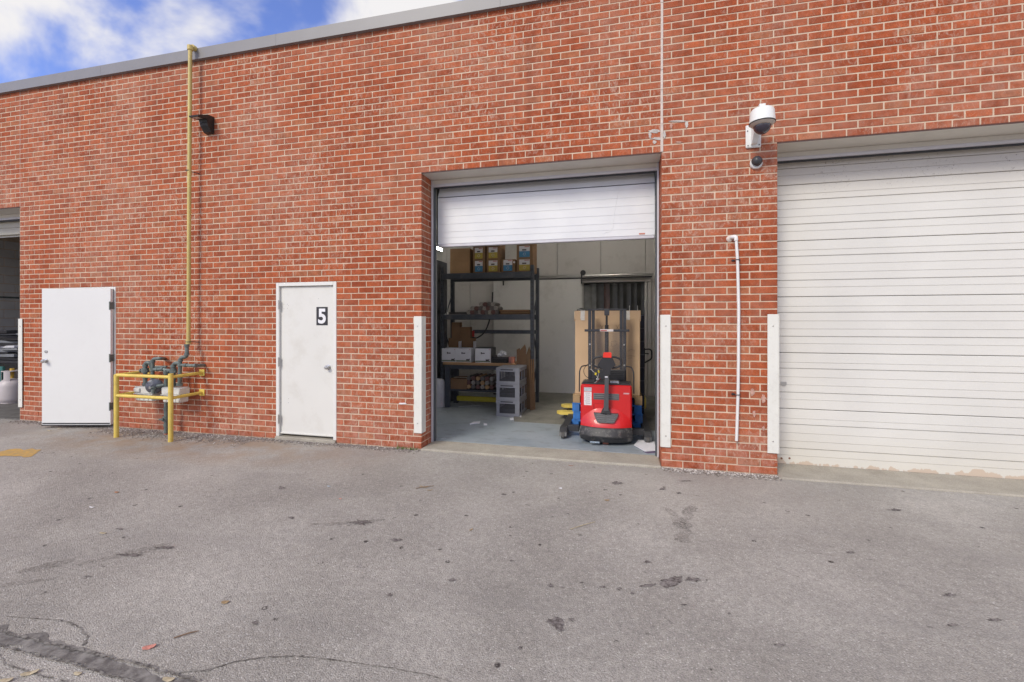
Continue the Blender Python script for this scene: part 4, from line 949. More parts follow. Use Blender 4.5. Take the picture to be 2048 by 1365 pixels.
# crates
CRT = mat('crate_grey', (.27, .275, .305), .5, .06, 6); CRTM = mat('crate_mesh', (.11, .11, .125), .6, .1, 20)
p0 = at_z(*PI_(393, 1070), .015); p1 = at_z(*PI_(512, 1081), .015); p2 = at_z(*PI_(556, 1046), .015)
CW_ = p1.x - p0.x; ydp = .60; yc_ = (p0.y + p1.y) / 2; CH = (HC - (at_z(*PI_(450, 1076), .015).z)) ; 
Hc = (at_y(*PI_(450, 808), yc_).z - .015) / 3 * .985
def crate(x0, y0, z0, label, first=None):
    r = thing('plastic_crate', (x0, y0, z0), label, 'crate', 'grey plastic crates stacked on the floor')
    w_, d_, h_ = CW_, ydp, Hc - .002; t = .012
    q = MB(); q.box(x0, x0 + w_, y0, y0 + d_, z0, z0 + .02); 
    for zz, hh_ in ((z0 + h_ - .05, .05), (z0 + .0205, .03)):
        q.box(x0 - .006, x0 + w_ + .006, y0 - .006, y0 + t, zz, zz + hh_); q.box(x0 - .006, x0 + w_ + .006, y0 + d_ - t, y0 + d_ + .006, zz, zz + hh_)
        q.box(x0 - .006, x0 + t, y0 + t + .0005, y0 + d_ - t - .0005, zz, zz + hh_); q.box(x0 + w_ - t, x0 + w_ + .006, y0 + t + .0005, y0 + d_ - t - .0005, zz, zz + hh_)
    zz0, zz1 = z0 + .051, z0 + h_ - .0505
    for (xa, xb) in ((x0, x0 + .05), (x0 + w_ - .07, x0 + w_)): q.box(xa, xb, y0, y0 + t, zz0, zz1)
    for k in range(4):
        yy = y0 + t + .0005 + (d_ - 2 * t - .03) * k / 3; q.box(x0 + w_ - t, x0 + w_ + .004, yy, yy + .03, zz0, zz1); q.box(x0 - .002, x0 + t, yy, yy + .03, zz0, zz1)
    q.box(x0 + .0, x0 + w_, y0 + d_ - t, y0 + d_, zz0, zz1); q.build('body', CRT, r)
    q = MB(); k = x0 + .058
    while k < x0 + w_ - .075: q.box(k, k + .004, y0 + .003, y0 + .008, zz0, zz1); k += .019
    k = zz0 + .012
    while k < zz1: q.box(x0 + .0505, x0 + w_ - .0705, y0 + .0085, y0 + .0125, k, k + .004); k += .019
    q.build('grille', CRTM, r)
    q = MB(); q.box(x0 + .07, x0 + w_ - .1, y0 - .0075, y0 - .0062, z0 + h_ - .028, z0 + h_ - .012); q.build('hand_hold', BLK, r)
    q = MB(); q.box(x0 + .03, x0 + w_ - .03, y0 + .03, y0 + d_ - .03, z0 + .021, z0 + h_ * (.45 if z0 < .5 else .25)); q.build('contents', BLKM, r)
    return r
for k, lab in enumerate(('bottom grey plastic crate of the stack of three', 'middle grey plastic crate of the stack of three', 'topmost grey plastic crate of the stack of three')): cr3 = crate(p0.x, yc_, .016 + k * Hc, lab)
q = MB(); q.box(p0.x - .008, p0.x + CW_ + .008, yc_ - .008, yc_ + ydp + .008, .016 + 3 * Hc - .001, .016 + 3 * Hc + .008, .003); q.build('lid', CRT, cr3)
# leaning cardboard by the rack's right foot
for j, (u0, u1, vt, dz, lab, mt) in enumerate(((500, 522, 700, 0, 'narrow brown cardboard sheet leaning behind the crates', CARDD), (520, 552, 680, 0, 'tallest brown cardboard sheet leaning on the rack foot', CARDD), (552, 575, 690, .1, 'brown cardboard sheet leaning against the rack upright', mat('cardboard_dull', (.16, .10, .055), .9, .1, 4)))):
    y0 = YR - .02 - j * .02; a, c_ = ax(u0, vt, y0), ax(u1, vt, y0); q = MB()
    q.prism([(a.x, .015), (c_.x + .0, .015), (c_.x, a.z - .08), (c_.x - .02, a.z), (a.x, a.z - .06 * (j + .5))], y0, y0 + .012, 'xz', Matrix.Identity(4)); o = q.build('cardboard_sheet', mt); tag(o, lab, 'cardboard sheet', 'cardboard sheets leaning by the rack')
for j in range(3):
    a = ax(572 + j * 9, 760, YR - .05); c_ = ax(580 + j * 7, 1000, YR - .05); q = MB(); q.prism([(a.x, a.z), (a.x + .02, a.z), (c_.x + .03, .015), (c_.x, .015)], YR - .14 + j * .03, YR - .12 + j * .03, 'xz'); o = q.build('wood_strip', CARDD); tag(o, ['leftmost brown wood strip propped against the right rack upright', 'middle brown wood strip propped against the right rack upright', 'rightmost brown wood strip propped against the right rack upright'][j], 'wood strip', 'wood strips propped by the rack')
# dark far shelving and drum at the left edge
yf2 = YR + .3; x1_ = ax(70, 600, yf2).x - .06
dr = thing('dark_shelving', (x1_ - .5, yf2, 0), 'dark loaded shelving at the left edge of the dock opening', 'shelving')
for z in (.5, 1.1, 1.7, 2.3): q = MB(); q.box(x1_ - 1.2, x1_, yf2, yf2 + .6, z, z + .05); q.build('shelf', RK, dr)
for x in (x1_ - 1.2, x1_ - .05): q = MB(); q.box(x, x + .05, yf2 - .01, yf2 + .61, 0, 2.72); q.build('post', RK, dr)
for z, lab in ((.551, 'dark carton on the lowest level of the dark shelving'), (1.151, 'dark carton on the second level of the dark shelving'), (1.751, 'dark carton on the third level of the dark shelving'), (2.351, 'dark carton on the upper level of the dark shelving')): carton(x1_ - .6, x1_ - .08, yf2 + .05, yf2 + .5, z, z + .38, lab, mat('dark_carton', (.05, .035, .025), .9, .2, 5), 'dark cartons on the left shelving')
a = at_z(*PI_(72, 1020), .015); q = MB(); q.lathe([(0, .015), (.12, .015), (.125, .03), (.125, .42), (.10, .5), (.05, .52), (.0, .52)], (a.x, a.y, 0), 'z', 20); o = q.build('plastic_jug', mat('jug_white', (.45, .45, .48), .4), None, 40); tag(o, 'white plastic drum on the floor left of the work table', 'drum')
# ---------------------------------------------------------------- pallets, tall carton, stacker
def P2(x, y): return 1100 + x / 4.265, 600 + y / 4.265
RED = mat('stacker_red', (.60, .014, .016), .38, .06, 5, coat=.3)
BLUEP = mat('pallet_blue', (.04, .18, .52), .75, .2, 14, dirt=(.2, .2, .2), dirt_scale=9, dirt_amt=.4)
WOOD = mat('pallet_wood', (.42, .28, .15), .85, .15, 10)
yst = at_z(1212, 893, .02).y                       # back end of the stacker, nearest the camera
yp0 = yst + .80
FZ = .015
px0, px1 = at_z(*P2(192, 1082), FZ), at_z(*P2(775, 1082), FZ)
yp0 = max(yp0, px0.y - .1)
PX0, PX1 = at_y(*P2(190, 900), yp0).x, at_y(*P2(782, 900), yp0).x
ztp = at_y(*P2(480, 815), yp0).z; PH = (ztp - FZ) / 4
def pallet(z, m_, label, jit=0):
    r = thing('pallet', ((PX0 + PX1) / 2, yp0, z), label, 'pallet', 'stacked wooden pallets under the tall carton'); D = 1.0; W = PX1 - PX0; x0 = PX0 + jit
    for k in range(5): q = MB(); y = yp0 + k * (D - .12) / 4; q.box(x0, x0 + W, y, y + .12, z + PH - .020, z + PH - .002, .003); q.build('deck_board', m_, r)
    for k in range(3):
        x = x0 + k * (W - .10) / 2; q = MB(); q.box(x, x + .10, yp0, yp0 + D, z + .001, z + .014, .002); q.build('bottom_board', m_, r)
        for j in range(3): y = yp0 + .002 + j * (D - .14) / 2; q = MB(); q.box(x, x + .10, y, y + .13, z + .0145, z + PH - .0205, .004); q.build('block', m_, r)
pallet(FZ, BLUEP, 'blue wooden pallet at the bottom of the stack under the carton', -.01)
pallet(FZ + PH, BLUEP, 'blue wooden pallet second from the bottom under the carton', .012)
pallet(FZ + 2 * PH, BLUEP, 'blue wooden pallet third from the bottom under the carton', 0)
pallet(FZ + 3 * PH, WOOD, 'bare wooden pallet on top of the three blue ones', .008)
yb = yp0 + .03; a, c_ = at_y(*P2(214, 95), yb), at_y(*P2(768, 800), yb)
bx = thing('tall_carton', ((a.x + c_.x) / 2, yb, ztp), 'large pale cardboard carton strapped on the pallets behind the stacker', 'carton')
q = MB(); q.box(a.x, c_.x, yb, yb + .92, ztp + .001, a.z, .006); q.build('body', CARDL, bx)
zl = at_y(*P2(480, 165), yb).z
q = MB(); q.box(a.x - .004, c_.x + .004, yb - .005, yb - .0008, zl, a.z + .001, .001); q.box(a.x - .012, a.x - .005, yb, yb + .9, zl - .03, a.z); q.box(c_.x + .003, c_.x + .009, yb, yb + .9, zl - .03, a.z); q.build('lid', CARDL, bx)
for (x0, x1, y0, y1) in ((262, 296, 92, 175), (650, 680, 95, 172)):
    p, r = at_y(*P2(x0, y0), yb), at_y(*P2(x1, y1), yb); q = MB(); R = random.Random(x0)
    n = 8; L_ = [(p.x + R.uniform(-.006, .006), p.z + (r.z - p.z) * i / n) for i in range(n + 1)]; R2 = [(r.x + R.uniform(-.003, .003), p.z + (r.z - p.z) * i / n) for i in range(n, -1, -1)]
    q.prism(L_ + R2, yb - .0075, yb - .0055, 'xz'); q.build('tape', TAPE, bx)
ink = mat('marker_ink', (.22, .14, .08), .8)
q = MB()
for st in ([(430, 215), (455, 260)], [(455, 215), (430, 262)], [(485, 262), (500, 215), (515, 262)], [(490, 245), (510, 245)], [(560, 215), (590, 260)], [(590, 212), (560, 262)], [(520, 360), (560, 350), (570, 385), (530, 400), (520, 365)], [(660, 440), (690, 425), (720, 430), (715, 450)], [(650, 480), (690, 478), (725, 482)], [(664, 500), (700, 495)]):
    q.tube([at_y(*P2(x, y), yb - .003 if y > 170 else yb - .008) for x, y in st], .0018, 4)
q.build('marker_writing', ink, bx)
# loose film on top of the carton
o = crumple((at_y(*P2(265, 75), yb + .2).x, yb + .2, a.z + .012), .07, 'plastic_film', BLKM, None, 5, .5); tag(o, 'crumpled dark plastic film on the top corner of the carton', 'plastic film')

sx = at_y(*P2(478, 800), yst + .2).x
st = thing('pallet_stacker', (sx, yst, FZ), 'red and black electric walk-behind pallet stacker in the open dock', 'pallet stacker')
def S(x, y, yy): return at_y(*P2(x, y), yst + yy)
def SZ(y, yy): return S(480, y, yy).z
hw = (S(698, 900, .14).x - S(255, 900, .14).x) / 2
# bumper: a bowed black skirt
def bow(hw_, f, back, n=14, pw=.42): # plan outline: bowed front, straight back
    pts = []
    for i in range(n + 1):
        t_ = -1 + 2 * i / n; pts.append((sx + hw_ * t_, f + (back * .25) * abs(t_) ** 2.4))
    return pts + [(sx + hw_, yst + back), (sx - hw_, yst + back)]
def loft(levels, n=14, back=.40):
    # levels: (z, half width, front y, bow depth)
    q = MB(); V = []; Fc = []
    for (z, h, f, bd) in levels:
        for i in range(n + 1):
            t_ = -1 + 2 * i / n; V.append((sx + h * t_, yst + f + bd * abs(t_) ** 2.3, z))
        V.append((sx + h, yst + back, z)); V.append((sx - h, yst + back, z))
    m_ = n + 3
    for i in range(len(levels) - 1):
        for k in range(m_): Fc.append((i * m_ + k, i * m_ + (k + 1) % m_, (i + 1) * m_ + (k + 1) % m_, (i + 1) * m_ + k))
    Fc.append(list(range(m_))); Fc.append([(len(levels) - 1) * m_ + k for k in range(m_)])
    return q.add(V, Fc)
zb0, zb1 = FZ + .035, SZ(1092, .06)
loft([(zb0, hw * .90, .045, .10), (zb0 + .02, hw * .985, .015, .11), (zb0 + .07, hw * 1.01, .0, .11), (zb0 + .074, hw * 1.02, -.006, .11), (zb0 + .085, hw * 1.02, -.006, .11), (zb0 + .092, hw * 1.01, .0, .11), (zb1 - .02, hw * 1.005, .012, .10), (zb1, hw * .99, .03, .10)]).build('bumper', mat('scuffed_bumper', (.035, .034, .036), .5, .2, 9, dirt=(.24, .22, .20), dirt_scale=13, dirt_amt=.75), st, 40)
q = MB(); q.box(sx - .085, sx - .0, yst - .006 + .004, yst + .01, zb0 - .022, zb0 + .01, .004)
q = MB(); q.lathe([(0, -.035), (.06, -.035), (.065, -.03), (.065, .03), (.06, .035), (0, .035)], (sx - .0, yst + .10, FZ + .0655), 'x', 18); q.build('drive_wheel', mat('wheel_brown', (.16, .05, .035), .6), st, 40)
q = MB(); q.box(sx - .19, sx - .07, yst + .004, yst + .03, zb0 - .004, zb0 + .016, .006); q.build('scuff_plate', mat('scuffed_blue_grey', (.28, .34, .40), .4, .2, 30), st)
zr1, zr2, ztop_ = SZ(1000, .10), SZ(950, .14), SZ(727, .15)
loft([(zb1 + .002, hw * .985, .035, .10), (zb1 + .05, hw * .975, .045, .09), (zr1 - .03, hw * .93, .075, .07), (zr1 + .02, hw * .80, .105, .05), (zr2 + .02, hw * .55, .138, .02), (zr2 + .035, hw * .50, .15, .01)], back=.36).build('lower_cowl', RED, st, 50)
q = MB(); q.box(sx - hw * .99, sx + hw * .99, yst + .150, yst + .46, zb1 + .004, ztop_, .018); bdy = q.build('body', RED, st)
q = MB(); q.box(sx - hw * .99, sx + hw * .99, yst + .465, yst + .56, zb0 + .03, ztop_ - .02, .008); q.build('rear_housing', BLKM, st)
# scoop vent
va, vb_, vc, vd = S(372, 968, .06), S(582, 968, .06), S(548, 1055, .04), S(400, 1055, .04)
q = MB(); V = []
zt_v, zb_v = va.z, vc.z
top_y, bot_y = yst + .088, yst + .030
poly = [(va.x, zt_v, top_y), (vb_.x, zt_v, top_y), (vb_.x - .008, zt_v - .03, top_y - .018), (vc.x, zb_v + .01, bot_y + .004), (vc.x - .02, zb_v, bot_y), (vd.x + .02, zb_v, bot_y), (vd.x, zb_v + .01, bot_y + .004), (va.x + .008, zt_v - .03, top_y - .018)]
n_ = len(poly); V = [(x, y, z) for x, z, y in poly] + [(x, y + .08, z) for x, z, y in poly]
q.add(V, [list(range(n_)), [n_ + i for i in range(n_)][::-1]] + [(i, n_ + i, n_ + (i + 1) % n_, (i + 1) % n_) for i in range(n_)]); vent = q.build('vent', BLKM, st)
q = MB()
for j in range(4):
    f = (j + .7) / 4.6; zz = zt_v + (zb_v - zt_v) * f; yy = top_y + (bot_y - top_y) * f; w_ = (vb_.x - va.x) / 2 * (.80 - .16 * f)
    for s_ in (-1, 1):
        xs = sorted((sx + s_ * .012 + (va.x + vb_.x) / 2 - sx, s_ * w_ + (va.x + vb_.x) / 2)); q.box(xs[0], xs[1], yy - .006, yy - .0005, zz - .004, zz + .005, .0015)
q.build('louvre', mat('vent_grey', (.16, .16, .17), .5), vent)
# panel details
yb_ = yst + .150
def plate(x0, x1, y0, y1, m_, name, dep=.003, parent=None, off=0):
    a_, b_ = S(x0, y0, .15), S(x1, y1, .15); q = MB(); q.box(a_.x, b_.x, yb_ - dep - off, yb_ - .0004 - off, b_.z, a_.z, min(.003, dep * .4)); return q.build(name, m_, parent or st)
gb = plate(370, 590, 795, 858, mat('grille_grey', (.17, .17, .175), .4), 'side_grille', .006, bdy)
for j in range(3): plate(376, 584, 806 + j * 17, 811 + j * 17, BLK, 'slot', .0015, gb, .0062)
plate(290, 355, 746, 782, mat('sticker_silver', (.42, .45, .47), .4, .2, 40), 'sticker', .001, bdy); plate(290, 355, 783, 900, mat('sticker_paper', (.72, .68, .68), .5, .12, 60), 'sticker', .001, bdy)
for j in range(6):
    plate(300 + (j % 2) * 4, 340, 793 + j * 17, 799 + j * 17, mat('sticker_text', (.35, .30, .30), .6), 'sticker_print', .0006, bdy, .0012)
plate(628, 676, 795, 801, LBW, 'badge', .001, bdy); plate(624, 674, 803, 807, LBW, 'badge', .001, bdy); plate(375, 520, 884, 889, mat('red_shadow_gap', (.22, .004, .006), .6), 'panel_gap', .0012, bdy); plate(372, 378, 890, 945, mat('red_shadow_gap', (.22, .004, .006), .6), 'panel_gap', .0012, bdy)
# top deck
q = MB(); q.box(sx - hw * .96, sx + hw * .96, yst + .16, yst + .50, ztop_ + .001, ztop_ + .016, .005); q.box(sx - hw * .9, sx - hw * .45, yst + .2, yst + .45, ztop_ + .0165, ztop_ + .03, .005); q.box(sx + hw * .5, sx + hw * .9, yst + .2, yst + .4, ztop_ + .0165, ztop_ + .026, .004); dk = q.build('top_deck', BLKM, st)
q = MB(); q.box(sx + .05, sx + .16, yst + .19, yst + .24, ztop_ + .0165, ztop_ + .045, .008); q.build('display', mat('display_silver', (.45, .46, .50), .35, .3, 60), dk)
# battery and control box behind, dark with ribs
ym = .50
za, zb_ = SZ(598, ym), ztop_ + .017
x0, x1 = S(352, 600, ym).x, S(640, 600, ym).x
q = MB(); q.box(x0, x1, yst + ym, yst + ym + .08, zb_, za, .006); pk = q.build('power_unit', BLKM, st)
for j in range(5):
    z = zb_ + (za - zb_) * (.15 + .17 * j); q = MB(); q.box((x0 + x1) / 2 + .01, x1 - .02, yst + ym - .010, yst + ym - .0005, z, z + (za - zb_) * .09, .003); q.build('fin', BLK, pk)
# mast
MASTM = mat('mast_paint', (.036, .038, .046), .35, .1, 8, metal=.1)
zm1 = SZ(80, ym + .1)
for (x0, x1, dy, zt_) in ((325, 352, .10, zm1), (355, 381, .13, SZ(88, .63)), (594, 621, .13, SZ(88, .63)), (623, 651, .10, zm1)):
    a_, b_ = S(x0, 300, ym + .1).x, S(x1, 300, ym + .1).x; q = MB(); z0 = FZ + .06
    q.box(a_, b_, yst + ym + dy, yst + ym + dy + .012, z0, zt_, .003)
    xm = a_ if x0 < 480 else b_ - .012
    q.box(xm, xm + .012, yst + ym + dy + .0125, yst + ym + dy + .10, z0, zt_, .002); q.build('mast_rail', MASTM, st)
def xr_(x): return S(x, 300, ym + .1).x
q = MB(); q.box(xr_(322), xr_(655), yst + ym + .085, yst + ym + .099, SZ(86, .6), SZ(77, .6), .002); q.build('mast_head', MASTM, st)
q = MB(); q.box(xr_(464), xr_(506), yst + ym + .06, yst + ym + .084, SZ(135, .6), SZ(80, .6), .004); q.build('chain_pulley_bracket', MASTM, st)
q = MB(); q.tube([(xr_(484), yst + ym + .09, FZ + .2), (xr_(484), yst + ym + .09, SZ(215, .6))], .026, 14); q.tube([(xr_(484), yst + ym + .09, SZ(215, .6)), (xr_(484), yst + ym + .09, SZ(140, .6))], .014, 10); q.build('lift_cylinder', BLKM, st, 40)
q = MB(); z = SZ(240, .58)
while z < SZ(128, .58): q.box(xr_(474), xr_(494), yst + ym + .050, yst + ym + .058, z, z + .011, .002); z += .017
q.build('lift_chain', BLK, st)
q = MB(); q.box(xr_(298), xr_(676), yst + ym + .03, yst + ym + .055, SZ(273, .53), SZ(252, .53), .003); cb = q.build('cross_bar', MASTM, st)
q = MB(); q.box(xr_(428), xr_(541), yst + ym + .0275, yst + ym + .0295, SZ(271, .53), SZ(251, .53)); q.build('bar_label', mat('label_pale', (.66, .60, .58), .5), cb)
q = MB(); q.box(xr_(432), xr_(486), yst + ym + .0262, yst + ym + .0272, SZ(268, .53), SZ(258, .53)); q.build('bar_label_print', mat('label_red', (.42, .10, .09), .5), cb)
m_ = bpy.data.materials.new('clear_guard'); m_.use_nodes = True; nn_ = m_.node_tree.nodes; b_ = nn_['Principled BSDF']; b_.inputs['Base Color'].default_value = (.12, .115, .12, 1); b_.inputs['Roughness'].default_value = .25; b_.inputs['Alpha'].default_value = .20
q = MB(); q.box(xr_(328), xr_(646), yst + ym + .018, yst + ym + .023, SZ(598, .53), SZ(276, .53), .001); q.build('clear_guard', m_, st)
q = MB()
for (x, y) in ((340, 380), (632, 385), (340, 560), (634, 560)): p = S(x, y, ym + .015); q.lathe([(0, yst + ym + .009), (.010, yst + ym + .010), (.011, yst + ym + .017)], (p.x, 0, p.z), 'y', 10)
q.build('guard_bolt', STEEL, st, 40)
# side hoops
for s_, xs in ((-1, (250, 252, 268, 318)), (1, (716, 714, 696, 646))):
    pts = [(S(xs[0], 780, .3).x, yst + .3, ztop_ - .12), (S(xs[1], 610, .3).x, yst + .3, SZ(612, .3)), (S(xs[2], 570, .3).x, yst + .32, SZ(572, .32)), (S(xs[3], 560, .48).x, yst + ym, SZ(562, .5))]
    q = MB(); q.tube(rnd_path(pts, .06, 6), .008, 8); q.build('hoop', BLKM, st, 60)
# tiller
zt0, zt1_ = SZ(965, .09), SZ(640, .14)
xt0, xt1 = S(476, 950, .1).x, S(487, 640, .14).x
q = MB(); q.prism([(xt0 - .060, zt0 - .004), (xt0 + .062, zt0 - .004), (xt0 + .046, zt0 + .035), (xt0 + .034, zt0 + .06), (xt0 - .030, zt0 + .06), (xt0 - .046, zt0 + .035)], yst + .06, yst + .145, 'xz'); q.build('tiller_base', BLKM, st)
q = MB(); y0, y1 = yst + .055, yst + .02
V = []
for (x, z, w_, y) in ((xt0 + .004, zt0 + .03, .030, y0), (xt1, zt1_, .023, y1)):
    V += [(x - w_, y, z), (x + w_, y, z), (x + w_, y + .05, z), (x - w_, y + .05, z)]
q.add(V, [(0, 1, 5, 4), (1, 2, 6, 5), (2, 3, 7, 6), (3, 0, 4, 7), (0, 3, 2, 1), (4, 5, 6, 7)]); ar = q.build('tiller_arm', mat('arm_grey', (.085, .088, .095), .4, .08, 9), st)
hy_ = yst + .0
xh = S(486, 540, .0).x
def H(x, y): p = S(x, y, 0.0); return (p.x, p.z)
pl = [H(440, 500), H(452, 470), H(520, 470), H(536, 505), H(560, 560), (H(522, 590)[0], H(522, 590)[1]), H(508, 640), H(464, 640), H(448, 595), H(405, 560)]
q = MB(); q.prism(pl, hy_, hy_ + .07, 'xz'); hd = q.build('tiller_head', BLK, st)
for pts in ([(445, 485), (410, 488), (375, 500), (358, 530), (368, 560), (400, 578), (445, 585)], [(530, 488), (560, 492), (595, 505), (612, 530), (606, 560), (575, 578), (525, 588)]):
    q = MB(); q.tube(rnd_path([(H(x, y)[0], hy_ + .035, H(x, y)[1]) for x, y in pts], .03, 4), .0125, 10); q.build('grip', BLK, hd, 60)
pl = [H(452, 492), H(455, 455), H(462, 448), H(518, 448), H(525, 458), H(524, 494)]
q = MB(); q.prism(pl, hy_ - .008, hy_ - .0005, 'xz'); q.build('red_button', mat('button_red', (.75, .035, .02), .35), hd)
q = MB(); p = H(480, 660); q.box(p[0] - .018, p[0] + .016, yst + .0165 + .0, yst + .0195, p[1] - .008, p[1] + .008, .001); q.build('arm_badge', LBW, ar)
# cables with yellow connectors
q = MB()
for pts in ([(352, 545), (400, 560), (418, 600), (412, 655), (400, 690)], [(345, 590), (370, 610), (395, 640), (410, 670)], [(405, 690), (380, 710), (340, 722)]):
    q.tube(rnd_path([(S(x, y, .2).x, yst + .2 - .02 * (i % 2), S(x, y, .2).z) for i, (x, y) in enumerate(pts)], .03, 4), .0032, 6)
q.build('charger_cable', mat('cable_pale', (.45, .43, .40), .5), st, 60)
q = MB(); q.tube(rnd_path([(S(x, y, .3).x, yst + .3, S(x, y, .3).z) for x, y in ((328, 545), (296, 575), (285, 610), (300, 650), (330, 668))], .04, 5), .004, 6); q.build('hose', BLK, st, 60)
q = MB(); q.tube(rnd_path([(S(x, y, .2).x, yst + .21, S(x, y, .2).z) for x, y in ((430, 668), (410, 700), (360, 716), (340, 724))], .03, 4), .004, 6); q.build('red_cable', mat('cable_red', (.35, .02, .03), .5), st, 60)
for (x, y, a) in ((390, 632, .3), (416, 612, -.1)):
    p = S(x, y, .19); q = MB(); q.box(-.011, .011, -.008, .008, -.016, .016, .003, Matrix.Translation((p.x, yst + .185, p.z)) @ Matrix.Rotation(a, 4, 'Y')); q.build('yellow_connector', mat('connector_yellow', (.70, .55, .03), .4), st)
p = S(405, 678, .19); q = MB(); q.box(p.x - .018, p.x + .022, yst + .18, yst + .20, p.z - .010, p.z + .012, .004); q.build('connector', STEEL, st)
# outriggers with castors
for s_, xa, xb, ya, yt, yb2 in ((-1, 88, 250, 1060, 1078, 1128), (1, 862, 700, 1105, 1102, 1150)):
    x0, x1 = sorted((S(xa + s_ * -58, 1100, .42).x, S(xb, 1100, .42).x)); zt_, zb_ = SZ(yt, .42), SZ(yb2, .42)
    q = MB(); q.box(x0, x1, yst + .36, yst + .46, FZ + .075, FZ + .150, .006); og = q.build('outrigger', BLKM, st)
    xo0, xo1 = sorted((S(xa, 1100, .35).x, S(xa - s_ * 62, 1100, .35).x))
    q = MB(); q.prism([(yst + .22, FZ + .040), (yst + .24, FZ + .085), (yst + .33, FZ + .135), (yst + .46, FZ + .130), (yst + .52, FZ + .115), (yst + 1.55, FZ + .11), (yst + 1.55, FZ + .04)], xo0, xo1, 'yz'); q.build('leg', BLKM, st)
    q = MB(); q.lathe([(0, -.022), (.040, -.022), (.045, -.018), (.045, .018), (.040, .022), (0, .022)], ((xo0 + xo1) / 2, yst + .26, FZ + .0455), 'x', 18); q.build('castor', mat('castor_grey', (.07, .065, .06), .7, .2, 20), st, 40)
for x in (-.18, .18): q = MB(); q.box(sx + x - .06, sx + x + .06, yst + .70, yst + 1.7, FZ + 3 * PH + .03, FZ + 3 * PH + PH * .75, .005); q.build('fork', BLKM, st)

# yellow pallet jack lying flat beyond, dark crates stacked right of the carton
jx0, jx1, jy = at_z(*PI_(716, 1062), .05), at_z(*PI_(806, 1066), .05), 0
pj = thing('pallet_jack', (jx1.x, jx1.y, .05), 'yellow pallet jack with its forks pointing left behind the pallets', 'pallet jack')
for (xa, xb, v0, v1) in ((716, 830, 1040, 1068), (740, 830, 1006, 1030)):
    p0_, p1_ = at_z(*PI_(xa, v1), .09), at_z(*PI_(xb, v1), .09); q = MB()
    q.prism([(p0_.x, p0_.y + .08), (p0_.x + .06, p0_.y), (p1_.x + .5, p0_.y), (p1_.x + .5, p0_.y + .16), (p0_.x + .06, p0_.y + .16)], .105, .15, 'xy'); q.build('fork', YEL, pj)
    q = MB(); q.lathe([(0, -.03), (.036, -.03), (.036, .03), (0, .03)], (p0_.x + .14, p0_.y + .08, .098 - .03 + .0), 'y', 14); q.build('roller', BLKM, pj, 40)
hx_ = at_y(*PI_(1215, 760), 2.6); q = MB()
hp = [ax(1200, 780, 2.6), ax(1238, 760, 2.6), ax(1238, 715, 2.6), ax(1225, 706, 2.6), ax(1198, 708, 2.6)]
q.tube(rnd_path(hp, .04, 5), .012, 8); q.tube([ax(1200, 730, 2.6), ax(1222, 732, 2.6)], .010, 8); q.tube([ax(1196, 700, 2.6), (ax(1190, 900, 2.6).x, 2.6, .16)], .018, 10); q.build('handle', BLKM, pj, 50)
q = MB(); q.box(ax(1165, 950, 2.6).x, ax(1205, 950, 2.6).x, 2.45, 2.8, .14, .32, .02); q.build('pump_body', YEL, pj)
DKB = mat('dark_blue_crate', (.018, .022, .05), .5, .2, 8)
yk = 2.2
zz = .016; k = 0; x0, x1 = ax(1120, 700, yk).x, ax(1197, 700, yk).x; ztk = ax(1190, 520, yk).z; hk = (ztk - .016) / 8
while k < 8:
    r = thing('dark_crate', ((x0 + x1) / 2, yk, zz), ('topmost' if k == 7 else ['lowest', 'second lowest', 'third lowest', 'fourth lowest', 'fourth highest', 'third highest', 'second highest'][k]) + ' dark blue crate in the tall stack right of the carton', 'crate', 'dark blue crates stacked behind the carton')
    q = MB(); q.box(x0, x1, yk, yk + .5, zz + .001, zz + hk - .014, .006); q.build('body', DKB, r)
    q = MB(); q.box(x0 - .006, x1 + .006, yk - .006, yk + .506, zz + hk - .0135, zz + hk - .001, .003); q.build('rim', mat('crate_rim', (.07, .08, .13), .4), r)
    zz += hk; k += 1

# papers on the floor
def sheet(pts, label, z=.018, m_=None, thick=.0015, name='paper_sheet', cat='paper', dz=.006):
    P_ = [at_z(u, v, z) for u, v in pts]; q = MB(); n = len(P_); R = random.Random(int(pts[0][0]))
    T = [(p.x, p.y, z + thick + R.uniform(0, dz)) for p in P_]; cx__ = sum(p.x for p in P_) / n; cy__ = sum(p.y for p in P_) / n; c_ = (cx__, cy__, z + thick + dz * .6)
    q.add(T + [c_] + [(p.x, p.y, z) for p in P_], [(i, (i + 1) % n, n) for i in range(n)] + [(i, n + 1 + i, n + 1 + (i + 1) % n, (i + 1) % n) for i in range(n)] + [[n + 1 + i for i in range(n)][::-1]])
    o = q.build(name, m_ or PAPER); return tag(o, label, cat)
PAPER = mat('paper', (.78, .77, .80), .7, .04, 12)
sheet([PI_(1140, 1232), PI_(1165, 1205), PI_(1252, 1218), PI_(1262, 1262), PI_(1200, 1266)], 'large folded white paper on the floor beside the right door track', .024, dz=.02)
sheet([PI_(1190, 1266), PI_(1262, 1250), PI_(1262, 1272), PI_(1215, 1275)], 'purple edged leaflet under the folded white paper by the door track', .016, mat('leaflet_purple', (.12, .08, .16), .5), dz=.003)
sheet([PI_(245, 1119), PI_(265, 1103), PI_(302, 1102), PI_(298, 1112), PI_(270, 1114)], 'torn white paper scrap on the grey floor, larger one', dz=.02)
sheet([PI_(320, 1113), PI_(340, 1114), PI_(339, 1123), PI_(321, 1122)], 'small white paper scrap on the grey floor, right of the larger scrap', dz=.01)
sheet([PI_(462, 1083), PI_(480, 1081), PI_(484, 1093), PI_(465, 1094)], 'small white scrap right in front of the crate stack', dz=.02)
sheet([PI_(512, 1070), PI_(524, 1066), PI_(526, 1080), PI_(513, 1080)], 'small white scrap at the right corner of the crate stack', dz=.02)
q = MB()
